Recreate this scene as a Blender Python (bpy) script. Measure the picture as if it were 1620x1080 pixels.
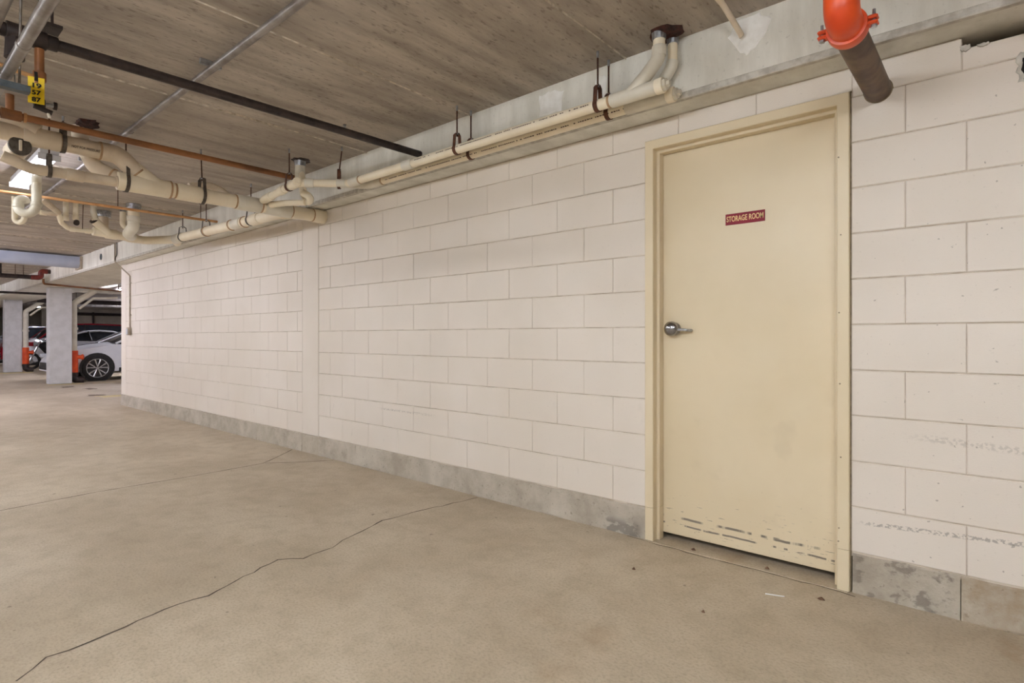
import bpy, math, random
from mathutils import Vector, Matrix
random.seed(7)
for o in list(bpy.data.objects): bpy.data.objects.remove(o, do_unlink=True)
S = bpy.context.scene
COL = S.collection

# ------------------------------------------------------------------ camera, world, exposure
cam_d = bpy.data.cameras.new('camera'); cam = bpy.data.objects.new('camera', cam_d); COL.objects.link(cam)
cam.location = (0, -2.91, 1.14)
cam.rotation_euler = (math.radians(90), 0, math.radians(40.8))
cam_d.sensor_width = 36; cam_d.lens = 36 * 894 / 1620; cam_d.shift_y = -7 / 1620
cam_d.clip_end = 200
S.camera = cam
W = bpy.data.worlds.new('world'); S.world = W; W.use_nodes = True
W.node_tree.nodes['Background'].inputs[0].default_value = (1, .95, .9, 1)
W.node_tree.nodes['Background'].inputs[1].default_value = 0.02
S.view_settings.view_transform = 'Standard'; S.view_settings.look = 'None'
S.view_settings.gamma = 1; S.view_settings.use_curve_mapping = False
S.view_settings.exposure = 0.77
WARM = (0.96, 1.0, 1.055); COOL = (1.0, 0.985, 1.14)
TUBE_NEAR = 86.0; TUBE_FAR = 130.0; TUBE_SEEN = 12.0; TUBE_DIM = 52.0

ZC = 2.66        # ceiling
ZS = 2.35        # beam soffit
YB = -.17        # beam front face

# ------------------------------------------------------------------ materials
def srgb(r, g, b):
    f = lambda c: (c/255)/12.92 if c/255 <= .04045 else ((c/255+.055)/1.055)**2.4
    return (f(r), f(g), f(b), 1)
class NT:
    def __init__(s, name):
        s.m = bpy.data.materials.new(name); s.m.use_nodes = True
        s.t = s.m.node_tree; s.b = s.t.nodes['Principled BSDF']
    def n(s, k, **kw):
        x = s.t.nodes.new(k)
        for a, v in kw.items(): setattr(x, a, v)
        return x
    def l(s, a, b): s.t.links.new(a, b)
    def val(s, sock, v):
        if isinstance(v, (int, float)): sock.default_value = v
        else: s.l(v, sock)
    def math(s, op, a, b=0.0, clamp=False):
        x = s.n('ShaderNodeMath', operation=op, use_clamp=clamp)
        s.val(x.inputs[0], a); s.val(x.inputs[1], b); return x.outputs[0]
    def mix(s, fac, a, b):
        x = s.n('ShaderNodeMix', data_type='RGBA')
        s.val(x.inputs[0], fac)
        for i, v in ((6, a), (7, b)):
            if isinstance(v, tuple): x.inputs[i].default_value = v
            else: s.l(v, x.inputs[i])
        return x.outputs[2]
    def pos(s, scale=(1, 1, 1)):
        g = s.n('ShaderNodeNewGeometry'); mp = s.n('ShaderNodeMapping')
        mp.inputs['Scale'].default_value = scale
        s.l(g.outputs['Position'], mp.inputs['Vector']); return mp.outputs[0]
    def xyz(s):
        g = s.n('ShaderNodeNewGeometry'); x = s.n('ShaderNodeSeparateXYZ'); s.l(g.outputs['Position'], x.inputs[0]); return x.outputs
    def noise(s, scale=5, vec=None, detail=4, rough=.55):
        x = s.n('ShaderNodeTexNoise'); x.inputs['Scale'].default_value = scale
        x.inputs['Detail'].default_value = detail; x.inputs['Roughness'].default_value = rough
        s.l(vec if vec is not None else s.pos(), x.inputs['Vector']); return x.outputs[0]
    def step(s, v, lo, hi):
        x = s.n('ShaderNodeMapRange', interpolation_type='SMOOTHSTEP')
        x.inputs[1].default_value = lo; x.inputs[2].default_value = hi
        s.val(x.inputs[0], v); return x.outputs[0]
    def band(s, v, c, w, soft):
        d = s.math('ABSOLUTE', s.math('SUBTRACT', v, c))
        return s.step(d, w+soft, w)
    def bump(s, h, strength=.3, dist=.01):
        x = s.n('ShaderNodeBump'); x.inputs['Strength'].default_value = strength; x.inputs['Distance'].default_value = dist
        s.l(h, x.inputs['Height']); s.l(x.outputs[0], s.b.inputs['Normal'])
    def fin(s, col, rough=.7, metal=0.0, spec=None):
        if isinstance(col, tuple): s.b.inputs['Base Color'].default_value = col
        else: s.l(col, s.b.inputs['Base Color'])
        s.val(s.b.inputs['Roughness'], rough); s.b.inputs['Metallic'].default_value = metal
        if spec is not None: s.b.inputs['Specular IOR Level'].default_value = spec
        return s.m
M = {}
def simple(name, c1, c2=None, scale=12, rough=.5, metal=0.0, stretch=(1, 1, 1), bump=0):
    t = NT(name); c2 = c2 or tuple(x*.8 for x in c1[:3])+(1,)
    n = t.noise(scale, t.pos(stretch)); f = t.step(n, .35, .68)
    if bump: t.bump(n, bump, .004)
    M[name] = t.fin(t.mix(f, c1, c2), rough, metal); return M[name]

# painted block wall
t = NT('wall_paint'); X = t.xyz()
oi = t.n('ShaderNodeObjectInfo')
big = t.noise(1.1, detail=3); base = t.mix(t.step(big, .3, .7), srgb(228, 219, 208), srgb(221, 211, 198))
base = t.mix(t.math('MULTIPLY', oi.outputs['Random'], .10), base, srgb(207, 197, 183))
fine = t.noise(60, t.pos((1, 1, 1.6)), 3)
base = t.mix(t.math('MULTIPLY', t.step(fine, .62, .74), .16), base, srgb(150, 138, 122))
speck = t.math('MULTIPLY', t.step(t.noise(38, detail=2), .70, .74), t.step(X[0], -.9, -.3))
base = t.mix(t.math('MULTIPLY', speck, .5), base, srgb(110, 98, 84))
dash = t.step(t.noise(70, t.pos((1, 1, 1.2)), 3), .47, .56)
s1 = t.math('MULTIPLY', t.math('MULTIPLY', t.band(t.math('SUBTRACT', X[2], t.math('MULTIPLY', X[0], .055)), .343, .006, .006), t.step(X[0], -.5, -.4)), dash)
s2 = t.math('MULTIPLY', t.math('MULTIPLY', t.math('MULTIPLY', t.band(t.math('ADD', X[2], t.math('MULTIPLY', X[0], .05)), .706, .008, .012), t.step(X[0], -.35, -.15)), dash), .45)
s3 = t.math('MULTIPLY', t.math('MULTIPLY', t.band(X[2], .533, .005, .006), t.math('MULTIPLY', t.step(X[0], -4.05, -3.9), t.step(X[0], -3.25, -3.45))), t.math('MULTIPLY', dash, .7))
sm = t.math('MULTIPLY', t.math('MULTIPLY', t.step(t.noise(5, t.pos((1.6, 1, 1)), 2), .68, .78), t.step(X[2], .95, .4)), .35)
marks = t.math('MAXIMUM', t.math('MAXIMUM', s1, s2), t.math('MAXIMUM', s3, sm))
base = t.mix(t.math('MULTIPLY', marks, .5), base, srgb(92, 84, 76))
t.bump(t.noise(160, detail=3), .25, .0025)
M['wall_paint'] = t.fin(base, .55)
simple('mortar', srgb(212, 200, 184), srgb(178, 164, 146), 9, .8)

# floor concrete
t = NT('floor_concrete'); X = t.xyz()
a = t.noise(.9, t.pos((1, 1.4, 1)), 5, .6); b = t.noise(7, detail=6, rough=.65); c = t.noise(75, t.pos((1, 1.3, 1)), 4, .65)
col = t.mix(t.step(a, .32, .7), srgb(199, 185, 162), srgb(178, 163, 140))
col = t.mix(t.math('MULTIPLY', t.step(b, .4, .7), .45), col, srgb(160, 145, 121))
col = t.mix(t.math('MULTIPLY', t.step(c, .42, .72), .42), col, srgb(130, 115, 93))
st = t.math('MULTIPLY', t.step(t.noise(2.3, detail=4), .56, .72), .5)
col = t.mix(t.math('MULTIPLY', st, t.step(X[0], -3.5, 0)), col, srgb(150, 124, 92))
col = t.mix(t.math('MULTIPLY', t.step(t.noise(13, detail=2), .735, .76), .6), col, srgb(104, 92, 78))
t.bump(t.math('ADD', c, t.math('MULTIPLY', b, 2)), .18, .004)
M['floor_concrete'] = t.fin(col, t.math('ADD', .5, t.math('MULTIPLY', a, .3)))

# board formed ceiling concrete
t = NT('ceiling_concrete'); oi = t.n('ShaderNodeObjectInfo')
a = t.noise(3.0, t.pos((2.2, .35, 1)), 6, .65); b = t.noise(1.1, detail=4); c = t.noise(45, t.pos((1.5, .5, 1)), 4)
col = t.mix(t.step(a, .3, .72), srgb(196, 186, 174), srgb(146, 136, 125))
col = t.mix(t.math('MULTIPLY', t.step(b, .45, .75), .5), col, srgb(130, 120, 110))
col = t.mix(t.math('MULTIPLY', t.step(c, .56, .7), .5), col, srgb(84, 75, 67))
col = t.mix(t.math('MULTIPLY', oi.outputs['Random'], .25), col, srgb(160, 150, 139))
t.bump(t.math('ADD', a, t.math('MULTIPLY', c, .4)), .3, .01)
M['ceiling_concrete'] = t.fin(col, .85)
simple('seam', srgb(214, 204, 186), srgb(160, 148, 132), 20, .85)

# beam concrete
t = NT('beam_concrete'); X = t.xyz()
a = t.noise(5, t.pos((1.6, 1, .35)), 5, .6); b = t.noise(1.5, detail=4); c = t.noise(60)
col = t.mix(t.step(a, .3, .7), srgb(240, 238, 229), srgb(218, 215, 204))
col = t.mix(t.math('MULTIPLY', t.step(b, .45, .7), .4), col, srgb(190, 184, 171))
col = t.mix(t.math('MULTIPLY', t.step(c, .6, .75), .25), col, srgb(112, 104, 92))
t.bump(a, .25, .008); M['beam_concrete'] = t.fin(col, .8)
simple('beam_edge', srgb(206, 202, 192), srgb(176, 170, 159), 25, .85, bump=.3)
simple('plaster_patch', srgb(250, 249, 245), srgb(238, 236, 230), 14, .8, bump=.3)
simple('column_paint', srgb(216, 215, 216), srgb(204, 203, 203), 6, .8)

# curb concrete
t = NT('curb_concrete'); X = t.xyz(); oi = t.n('ShaderNodeObjectInfo')
a = t.noise(6, detail=6, rough=.65); b = t.noise(2.2, detail=3); c = t.noise(55, detail=3); d = t.noise(9, t.pos((1, 1, 1.3)), 4)
col = t.mix(t.step(a, .3, .7), srgb(188, 179, 164), srgb(160, 150, 135))
col = t.mix(t.math('MULTIPLY', t.step(b, .45, .7), .6), col, srgb(204, 196, 182))
col = t.mix(t.math('MULTIPLY', t.step(c, .64, .7), .45), col, srgb(100, 91, 80))
col = t.mix(t.math('MULTIPLY', t.step(d, .66, .72), .45), col, srgb(112, 103, 92))
col = t.mix(t.math('MULTIPLY', oi.outputs['Random'], .35), col, srgb(168, 157, 136))
e = t.noise(11, t.pos((1, 1, 1.5)), 5, .6); near = t.math('MULTIPLY', t.step(X[0], -.52, -.47), t.step(X[0], -.10, -.14))
col = t.mix(t.math('MULTIPLY', t.math('MULTIPLY', t.step(e, .52, .60), near), .6), col, srgb(104, 96, 88))
col = t.mix(t.math('MULTIPLY', t.math('MULTIPLY', t.step(b, .5, .62), near), .35), col, srgb(168, 140, 98))
col = t.mix(t.math('MULTIPLY', t.math('MULTIPLY', t.step(X[0], -.1195, -.1185), t.step(a, .25, .75)), .75), col, srgb(158, 134, 102))
lft = t.math('MULTIPLY', t.band(X[0], -1.66, .09, .05), t.step(X[2], .10, .05))
col = t.mix(t.math('MULTIPLY', t.math('MULTIPLY', t.step(e, .42, .5), lft), .6), col, srgb(92, 88, 84))
t.bump(t.math('ADD', a, t.math('MULTIPLY', c, .5)), .6, .012)
M['curb_concrete'] = t.fin(col, .9)

# door paint with scratches near the bottom
def door_paint(name, scr):
    t = NT(name); X = t.xyz(); n = t.noise(2, detail=3)
    col = t.mix(t.step(n, .3, .7), srgb(224, 209, 179), srgb(219, 203, 171))
    if scr:
        q = t.noise(1, t.pos((14, 1, 110)), 4, .6); q2 = t.noise(1, t.pos((60, 1, 60)), 3)
        low = t.math('MULTIPLY', t.step(X[2], .34, .12), t.step(X[2], .045, .075))
        l1 = t.math('MULTIPLY', t.band(t.math('ADD', X[2], t.math('MULTIPLY', t.noise(3, t.pos((1, 0, 0))), .03)), .150, .004, .004), t.step(t.noise(1, t.pos((9, 0, 0)), 4), .46, .53))
        l2 = t.math('MULTIPLY', t.band(t.math('ADD', X[2], t.math('MULTIPLY', t.noise(4, t.pos((1, 0, 0))), .02)), .105, .003, .003), t.step(t.noise(1, t.pos((14, 3, 0)), 4), .46, .52))
        s = t.math('MAXIMUM', t.math('MULTIPLY', t.step(q, .63, .68), low), t.math('MAXIMUM', l1, l2))
        col = t.mix(t.math('MULTIPLY', s, .85), col, srgb(98, 90, 84))
        sp = t.math('MULTIPLY', t.step(q2, .70, .74), t.step(X[2], .5, .15))
        col = t.mix(t.math('MULTIPLY', sp, .6), col, srgb(110, 96, 78))
        sg = t.math('MULTIPLY', t.step(t.noise(4.5, detail=3), .6, .75), t.step(X[2], 1.6, .3))
        col = t.mix(t.math('MULTIPLY', sg, .13), col, srgb(158, 140, 110))
    M[name] = t.fin(col, .36, spec=.4)
door_paint('door_paint', True); door_paint('frame_paint', False)
simple('frame_gap', srgb(150, 134, 108), srgb(120, 106, 84), 30, .9)
simple('dark_void', srgb(26, 22, 20), srgb(16, 14, 12), 10, .95)
simple('chrome', srgb(168, 168, 172), srgb(150, 150, 154), 20, .18, 1.0)
simple('galvanised', srgb(190, 192, 196), srgb(150, 152, 156), 40, .35, .9)
simple('sign_maroon', srgb(136, 6, 40), srgb(126, 4, 36), 10, .6)
simple('sign_gold', srgb(244, 214, 150), srgb(236, 204, 140), 10, .4)
simple('pvc', srgb(246, 235, 211), srgb(238, 225, 199), 5, .38)
simple('pvc_white', srgb(228, 222, 206), srgb(214, 206, 188), 6, .35)
simple('pvc_dusty', srgb(228, 213, 190), srgb(208, 191, 168), 6, .55)
simple('pvc_seam', srgb(190, 156, 118), srgb(168, 134, 100), 30, .5)
simple('print_ink', srgb(84, 64, 48), srgb(70, 52, 40), 30, .6)
simple('rust_rod', srgb(92, 58, 42), srgb(64, 40, 32), 60, .7, .3)
simple('rust_clevis', srgb(104, 64, 44), srgb(74, 46, 34), 40, .6, .3)
simple('grey_clevis', srgb(104, 96, 88), srgb(80, 72, 66), 40, .6, .4)
simple('black_steel', srgb(62, 50, 47), srgb(40, 32, 31), 14, .5, .2)
simple('brown_pipe', srgb(158, 104, 62), srgb(112, 74, 46), 7, .45, .15, (1, .5, 1))
simple('grey_conduit', srgb(158, 152, 146), srgb(122, 114, 108), 10, .38, .55)
simple('strut_steel', srgb(92, 100, 104), srgb(66, 74, 78), 12, .45, .5)
simple('orange_paint', srgb(230, 88, 34), srgb(212, 70, 28), 7, .35)
simple('bare_steel', srgb(112, 90, 70), srgb(74, 54, 42), 9, .48, .35, (1, 1, 1))
simple('rust_collar', srgb(74, 38, 30), srgb(44, 26, 22), 30, .85, bump=.8)
simple('yellow_tag', srgb(248, 216, 20), srgb(240, 204, 14), 10, .5)
simple('black_ink', srgb(20, 18, 14), srgb(14, 12, 10), 10, .7)
simple('fixture_white', srgb(206, 206, 210), srgb(190, 190, 196), 10, .5)
simple('copper', srgb(208, 160, 110), srgb(186, 134, 84), 10, .4, .3)
simple('outlet_grey', srgb(190, 178, 160), srgb(164, 150, 132), 10, .6)
simple('wall_far', srgb(196, 188, 172), srgb(172, 162, 146), 1.5, .8)
simple('wall_back', srgb(188, 180, 168), srgb(168, 160, 148), 1.5, .8)
simple('duct_blue', srgb(180, 188, 208), srgb(170, 178, 200), 4, .45)
simple('red_pipe', srgb(132, 48, 38), srgb(92, 34, 30), 12, .5)
simple('line_paint', srgb(214, 198, 146), srgb(196, 180, 132), 9, .8)
simple('stain_dark', srgb(104, 92, 78), srgb(130, 116, 98), 9, .9)
simple('crack_dark', srgb(70, 60, 50), srgb(100, 88, 74), 8, .95)
simple('paper', srgb(240, 240, 240), srgb(228, 228, 228), 10, .7)
simple('dead_leaf', srgb(112, 84, 62), srgb(88, 64, 48), 40, .8)
simple('tyre', srgb(38, 37, 37), srgb(28, 27, 27), 20, .8)
simple('rim', srgb(206, 206, 208), srgb(186, 186, 188), 20, .25, .7)
simple('rim_dark', srgb(34, 34, 36), srgb(24, 24, 26), 20, .4)
simple('car_white', srgb(232, 234, 240), srgb(226, 228, 236), 3, .22)
simple('car_silver', srgb(176, 178, 184), srgb(166, 168, 176), 3, .22, .4)
simple('car_dark', srgb(64, 66, 74), srgb(56, 58, 66), 3, .2, .2)
simple('car_red', srgb(138, 26, 38), srgb(124, 20, 32), 3, .22)
simple('car_glass', srgb(40, 44, 50), srgb(30, 34, 40), 3, .08)
simple('car_trim', srgb(30, 30, 32), srgb(22, 22, 24), 10, .5)
simple('tail_red', srgb(168, 20, 30), srgb(140, 14, 24), 10, .2)
simple('lamp_clear', srgb(214, 218, 224), srgb(196, 200, 208), 10, .1)
def emit(name, col, st):
    t = NT(name); t.b.inputs['Emission Color'].default_value = (*col, 1); t.b.inputs['Emission Strength'].default_value = st
    n = t.noise(4); M[name] = t.fin(t.mix(n, (.9, .9, .9, 1), (.85, .85, .85, 1)), .5)
emit('tube_near', WARM, TUBE_NEAR); emit('tube_far', COOL, TUBE_FAR); emit('tube_seen', COOL, TUBE_SEEN); emit('tube_dim', WARM, TUBE_DIM)

# ------------------------------------------------------------------ geometry helpers
def tag(o, label=None, cat=None, group=None, kind=None):
    if label: o['label'] = label
    if cat: o['category'] = cat
    if group: o['group'] = group
    if kind: o['kind'] = kind
    return o
def obj(name, verts, faces, mat, parent=None, smooth=False, mesh=None):
    if mesh is None:
        mesh = bpy.data.meshes.new(name); mesh.from_pydata([tuple(v) for v in verts], [], faces); mesh.update()
        mesh.materials.append(M[mat])
        if smooth:
            mesh.shade_smooth()
            try: mesh.set_sharp_from_angle(angle=math.radians(40))
            except Exception: pass
    o = bpy.data.objects.new(name, mesh); COL.objects.link(o)
    if parent is not None:
        o.parent = parent; o.matrix_parent_inverse = parent.matrix_world.inverted() if False else Matrix.Translation(-Vector(parent.location)) if parent.parent is None else Matrix.Translation(-wloc(parent))
    return o
def wloc(o):
    # every parent in this scene is only translated
    v = Vector((0, 0, 0))
    if o.parent is None: return Vector(o.location)
    return Vector(o.location) + o.matrix_parent_inverse.translation + wloc(o.parent)
def empty(name, loc, label, cat, group=None, kind=None):
    o = bpy.data.objects.new(name, None); COL.objects.link(o); o.location = loc; o.empty_display_size = .1
    return tag(o, label, cat, group, kind)
class G:
    def __init__(s): s.v = []; s.f = []
    def add(s, v, f):
        k = len(s.v); s.v += [tuple(p) for p in v]; s.f += [tuple(i+k for i in q) for q in f]; return s
    def box(s, x0, x1, y0, y1, z0, z1, bev=0.0):
        x0, x1 = sorted((x0, x1)); y0, y1 = sorted((y0, y1)); z0, z1 = sorted((z0, z1))
        if bev <= 0:
            v = [(x, y, z) for x in (x0, x1) for y in (y0, y1) for z in (z0, z1)]
            return s.add(v, [(0, 1, 3, 2), (4, 6, 7, 5), (0, 4, 5, 1), (2, 3, 7, 6), (0, 2, 6, 4), (1, 5, 7, 3)])
        b = min(bev, (x1-x0)/2.01, (y1-y0)/2.01, (z1-z0)/2.01)
        rings = []
        for z, i in ((z0, b), (z0+b, 0), (z1-b, 0), (z1, b)):
            ax0, ax1, ay0, ay1 = x0+i, x1-i, y0+i, y1-i
            rings.append([(ax0+b, ay0, z), (ax1-b, ay0, z), (ax1, ay0+b, z), (ax1, ay1-b, z), (ax1-b, ay1, z), (ax0+b, ay1, z), (ax0, ay1-b, z), (ax0, ay0+b, z)])
        v = [p for r in rings for p in r]; f = [tuple(range(7, -1, -1)), tuple(range(24, 32))]
        for r in range(3):
            for i in range(8): j = (i+1) % 8; f.append((r*8+i, r*8+j, r*8+8+j, r*8+8+i))
        return s.add(v, f)
    def tube(s, pts, r, seg=12, cap=True):
        pts = [Vector(p) for p in pts]; n = len(pts)
        rs = r if isinstance(r, (list, tuple)) else [r]*n
        T = []
        for i in range(n):
            a = (pts[i]-pts[i-1]).normalized() if i else None
            b = (pts[i+1]-pts[i]).normalized() if i < n-1 else None
            T.append(((a or b)+(b or a)).normalized())
        up = Vector((0, 0, 1)) if abs(T[0].z) < .9 else Vector((1, 0, 0))
        N = (up-T[0]*up.dot(T[0])).normalized(); v = []
        for i in range(n):
            N = (N-T[i]*N.dot(T[i])).normalized(); B = T[i].cross(N)
            for k in range(seg):
                an = 2*math.pi*k/seg; v.append(pts[i]+(N*math.cos(an)+B*math.sin(an))*rs[i])
        f = []
        for i in range(n-1):
            for k in range(seg):
                q = (k+1) % seg; f.append((i*seg+k, i*seg+q, (i+1)*seg+q, (i+1)*seg+k))
        if cap: f += [tuple(range(seg-1, -1, -1)), tuple(range((n-1)*seg, n*seg))]
        return s.add(v, f)
    def ribbon(s, pts, width, thick, axis):
        # strap: pts in the plane across `axis`, extruded along axis
        pts = [Vector(p) for p in pts]; n = len(pts); A = Vector(axis).normalized(); v = []
        for i in range(n):
            t = (pts[min(i+1, n-1)]-pts[max(i-1, 0)]).normalized(); nn = t.cross(A)
            for w, h in ((-1, -1), (1, -1), (1, 1), (-1, 1)): v.append(pts[i]+A*w*width/2+nn*h*thick/2)
        f = [(0, 1, 2, 3), tuple(4*(n-1)+k for k in (3, 2, 1, 0))]
        for i in range(n-1):
            for k in range(4): q = (k+1) % 4; f.append((i*4+k, i*4+4+k, i*4+4+q, i*4+q))
        return s.add(v, f)
    def lathe(s, prof, origin, axis, seg=20):
        A = Vector(axis).normalized(); up = Vector((0, 0, 1)) if abs(A.z) < .9 else Vector((1, 0, 0))
        N = (up-A*up.dot(A)).normalized(); B = A.cross(N); o = Vector(origin); v = []
        for r, h in prof:
            for k in range(seg):
                an = 2*math.pi*k/seg; v.append(o+A*h+(N*math.cos(an)+B*math.sin(an))*r)
        f = []; n = len(prof)
        for i in range(n-1):
            for k in range(seg): q = (k+1) % seg; f.append((i*seg+k, i*seg+q, (i+1)*seg+q, (i+1)*seg+k))
        f += [tuple(range(seg-1, -1, -1)), tuple(range((n-1)*seg, n*seg))]
        return s.add(v, f)
    def make(s, name, mat, parent=None, smooth=False): return obj(name, s.v, s.f, mat, parent, smooth)
def fillet(pts, rad, n=7):
    pts = [Vector(p) for p in pts]; out = [pts[0]]
    for i in range(1, len(pts)-1):
        a, p, b = pts[i-1], pts[i], pts[i+1]; u = (a-p); w = (b-p)
        ang = u.angle(w); d = min(rad/math.tan(ang/2), u.length*.49, w.length*.49)
        s = p+u.normalized()*d; e = p+w.normalized()*d
        for k in range(n+1):
            t = k/n; out.append((1-t)**2*s+2*t*(1-t)*p+t*t*e)
    return out+[pts[-1]]
def box(name, b, mat, parent=None, bev=0.0): return G().box(*b, bev).make(name, mat, parent)
def tube(name, pts, r, mat, parent=None, seg=14, rad=0): return G().tube(fillet(pts, rad) if rad else pts, r, seg).make(name, mat, parent, True)
def hub(p, d, r, L, parent, mat, name='coupling', lip=True):
    d = Vector(d).normalized(); p = Vector(p); e = .004
    return G().tube([p-d*L/2, p-d*(L/2-.001), p-d*(L/2-e), p+d*(L/2-e), p+d*(L/2-.001), p+d*L/2], [r*.94, r*.97, r, r, r*.97, r*.94], 18).make(name, mat, parent, True)
def seamring(p, d, r, parent):
    d = Vector(d).normalized(); p = Vector(p)
    return G().tube([p-d*.006, p+d*.006], r, 18).make('joint_ring', 'pvc_seam', parent, True)

# ================================================================== THE SETTING
# floor
fl = G().box(-42, 3.6, -9.2, 8.2, -.2, 0).make('floor', 'floor_concrete')
tag(fl, 'broad worn concrete garage floor running along the wall', 'floor', kind='structure')
def crack(pts, w, name='crack'):
    # irregular groove line lying in the slab surface
    P = [Vector((x, y, 0)) for x, y in pts]; Q = []
    rr = random.Random(len(pts)*31)
    for i in range(len(P)-1):
        n = max(2, int((P[i+1]-P[i]).length/.05))
        for k in range(n):
            q = P[i].lerp(P[i+1], k/n)
            d = (P[i+1]-P[i]).normalized(); nn = Vector((-d.y, d.x, 0))
            Q.append(q+nn*(rr.uniform(-1, 1)*.008 if name == 'crack' else rr.uniform(-1, 1)*.002))
    Q.append(P[-1]); v = []; f = []
    for i, q in enumerate(Q):
        d = (Q[min(i+1, len(Q)-1)]-Q[max(i-1, 0)]).normalized(); nn = Vector((-d.y, d.x, 0))
        ww = w*rr.uniform(.5, 1.3)
        v += [q-nn*ww/2+Vector((0, 0, .0009)), q+nn*ww/2+Vector((0, 0, .0009))]
        if i: f.append((2*i-2, 2*i-1, 2*i+1, 2*i))
    return obj(name, v, f, 'crack_dark', fl)
crack([(-2.47, -2.57), (-2.565, -2.47), (-2.58, -2.345), (-2.6, -2.22), (-2.65, -2.07), (-2.643, -1.9), (-2.74, -1.657), (-2.8, -1.5), (-2.72, -1.41), (-2.74, -1.23), (-2.826, -1.03), (-2.9, -.776), (-2.89, -.51), (-2.85, -.33), (-2.81, -.03)], .009)
crack([(-4.96, -2.9), (-4.97, -2.3), (-5.03, -1.76), (-5.01, -1.14), (-5.034, -.52), (-5.2, -.3), (-5.43, -.03)], .011, 'slab_joint')
crack([(-1.62, -.02), (-1.42, -.035), (-1.2, -.04), (-.85, -.034), (-.6, -.036), (-.48, -.05)], .006)
crack([(-5.034, -.5), (-4.845, -.29), (-4.666, -.03)], .011, 'slab_joint')
crack([(-4.96, -9), (-4.96, -2.9)], .011, 'slab_joint')
def patch(name, pts, z, mat, parent, jitter=.0, rs=1):
    rr = random.Random(rs); v = []; c = Vector((sum(p[0] for p in pts)/len(pts), sum(p[1] for p in pts)/len(pts), z))
    for i, p in enumerate(pts):
        q = pts[(i+1) % len(pts)]
        for k in range(5):
            t = k/5; v.append((p[0]*(1-t)+q[0]*t+rr.uniform(-1, 1)*jitter, p[1]*(1-t)+q[1]*t+rr.uniform(-1, 1)*jitter, z))
    n = len(v); f = [(n, i, (i+1) % n) for i in range(n)]
    return obj(name, v+[tuple(c)], f, mat, parent)
patch('paint_mark', [(-17.25, .05), (-16.95, .05), (-16.95, .75), (-17.25, .75)], .001, 'line_paint', fl, .05, 2)
patch('paint_mark', [(-24.1, .0), (-23.4, .0), (-23.4, .8), (-24.1, .8)], .001, 'line_paint', fl, .08, 3)
patch('paint_mark', [(-13.2, .12), (-12.7, .12), (-12.8, .6), (-13.2, .6)], .001, 'line_paint', fl, .07, 4)
patch('floor_stain', [(-16.3, .1), (-15.9, .1), (-15.9, .35), (-16.3, .35)], .001, 'stain_dark', fl, .05, 5)
patch('floor_stain', [(-15.4, .35), (-15.0, .35), (-15.0, .55), (-15.4, .55)], .001, 'stain_dark', fl, .05, 6)
patch('floor_stain', [(-13.6, .1), (-13.25, .0), (-13.25, .3), (-13.5, .3)], .0015, 'stain_dark', fl, .05, 7)
patch('parking_line', [(-17.1, .9), (-16.98, .9), (-16.98, 5.4), (-17.1, 5.4)], .001, 'line_paint', fl, .01, 8)
patch('parking_line', [(-20.05, .4), (-19.93, .4), (-19.93, 5.4), (-20.05, 5.4)], .001, 'line_paint', fl, .01, 9)
patch('parking_line', [(-25.0, .4), (-24.88, .4), (-24.88, 5.4), (-25.0, 5.4)], .001, 'line_paint', fl, .01, 10)

# ceiling slab with form panels
ce = G().box(-42, 3.6, -9.2, 8.2, ZC+.012, ZC+.25).make('ceiling', 'ceiling_concrete')
tag(ce, 'bare board-formed concrete ceiling with panel seams', 'ceiling', kind='structure')
xs = [-1.545-1.2*i for i in range(-5, 34)]
xs = sorted([x for x in xs if -42 < x < 3.6]+[-42, 3.6])
for a, b in zip(xs[:-1], xs[1:]):
    dz = random.uniform(0, .003)
    G().box(a+.004, b-.004, -9.2, 8.2, ZC+dz, ZC+.014).make('ceiling_panel', 'ceiling_concrete', ce)
for x in xs[1:-1]:
    n = 40; v = []; f = []
    for i in range(n+1):
        y = -9.2+i*(9.03)/n; w = random.uniform(.004, .007); h = random.uniform(.004, .010)
        j = random.uniform(-.002, .002)
        v += [(x-w+j, y, ZC+.004), (x+j, y, ZC-h), (x+w+j, y, ZC+.004)]
        if i: k = 3*i; f += [(k-3, k, k+1, k-2), (k-2, k+1, k+2, k-1)]
    obj('form_seam', v, f, 'seam', ce)

# edge beam over the wall
be = empty('trim_1', (-11, .3, ZS), 'long grey concrete edge beam over the block wall', 'beam', kind='structure')
rag = G(); n = 180; v = []; f = []
prev = None
x0, x1 = -42, 3.6
G().box(x0, x1, YB, .95, ZS, ZC+.01).make('beam_body', 'beam_concrete', be)
G().box(x0, x1, YB-.003, YB+.03, ZS-.001, ZS+.034, .004).make('beam_lower_edge', 'beam_edge', be)
for a, b, nm in ((-.98, -.79, 1), (-2.42, -2.1, 2), (-11.95, -10.9, 3)):
    pass
def vpatch(name, pts, y, mat, parent, th=.004, jit=.006, rs=1):
    rr = random.Random(rs); o = []
    for i, p in enumerate(pts):
        q = pts[(i+1) % len(pts)]
        for k in range(4):
            t = k/4; o.append((p[0]*(1-t)+q[0]*t+rr.uniform(-1, 1)*jit, p[1]*(1-t)+q[1]*t+rr.uniform(-1, 1)*jit))
    n = len(o); c = (sum(p[0] for p in o)/n, sum(p[1] for p in o)/n)
    v = [(p[0], y, p[1]) for p in o]+[(c[0]+(p[0]-c[0])*.93, y-th, c[1]+(p[1]-c[1])*.93) for p in o]+[(c[0], y-th, c[1])]
    f = [(i, (i+1) % n, n+(i+1) % n, n+i) for i in range(n)]+[(2*n, n+i, n+(i+1) % n) for i in range(n)]
    return obj(name, v, f, mat, parent)
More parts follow.
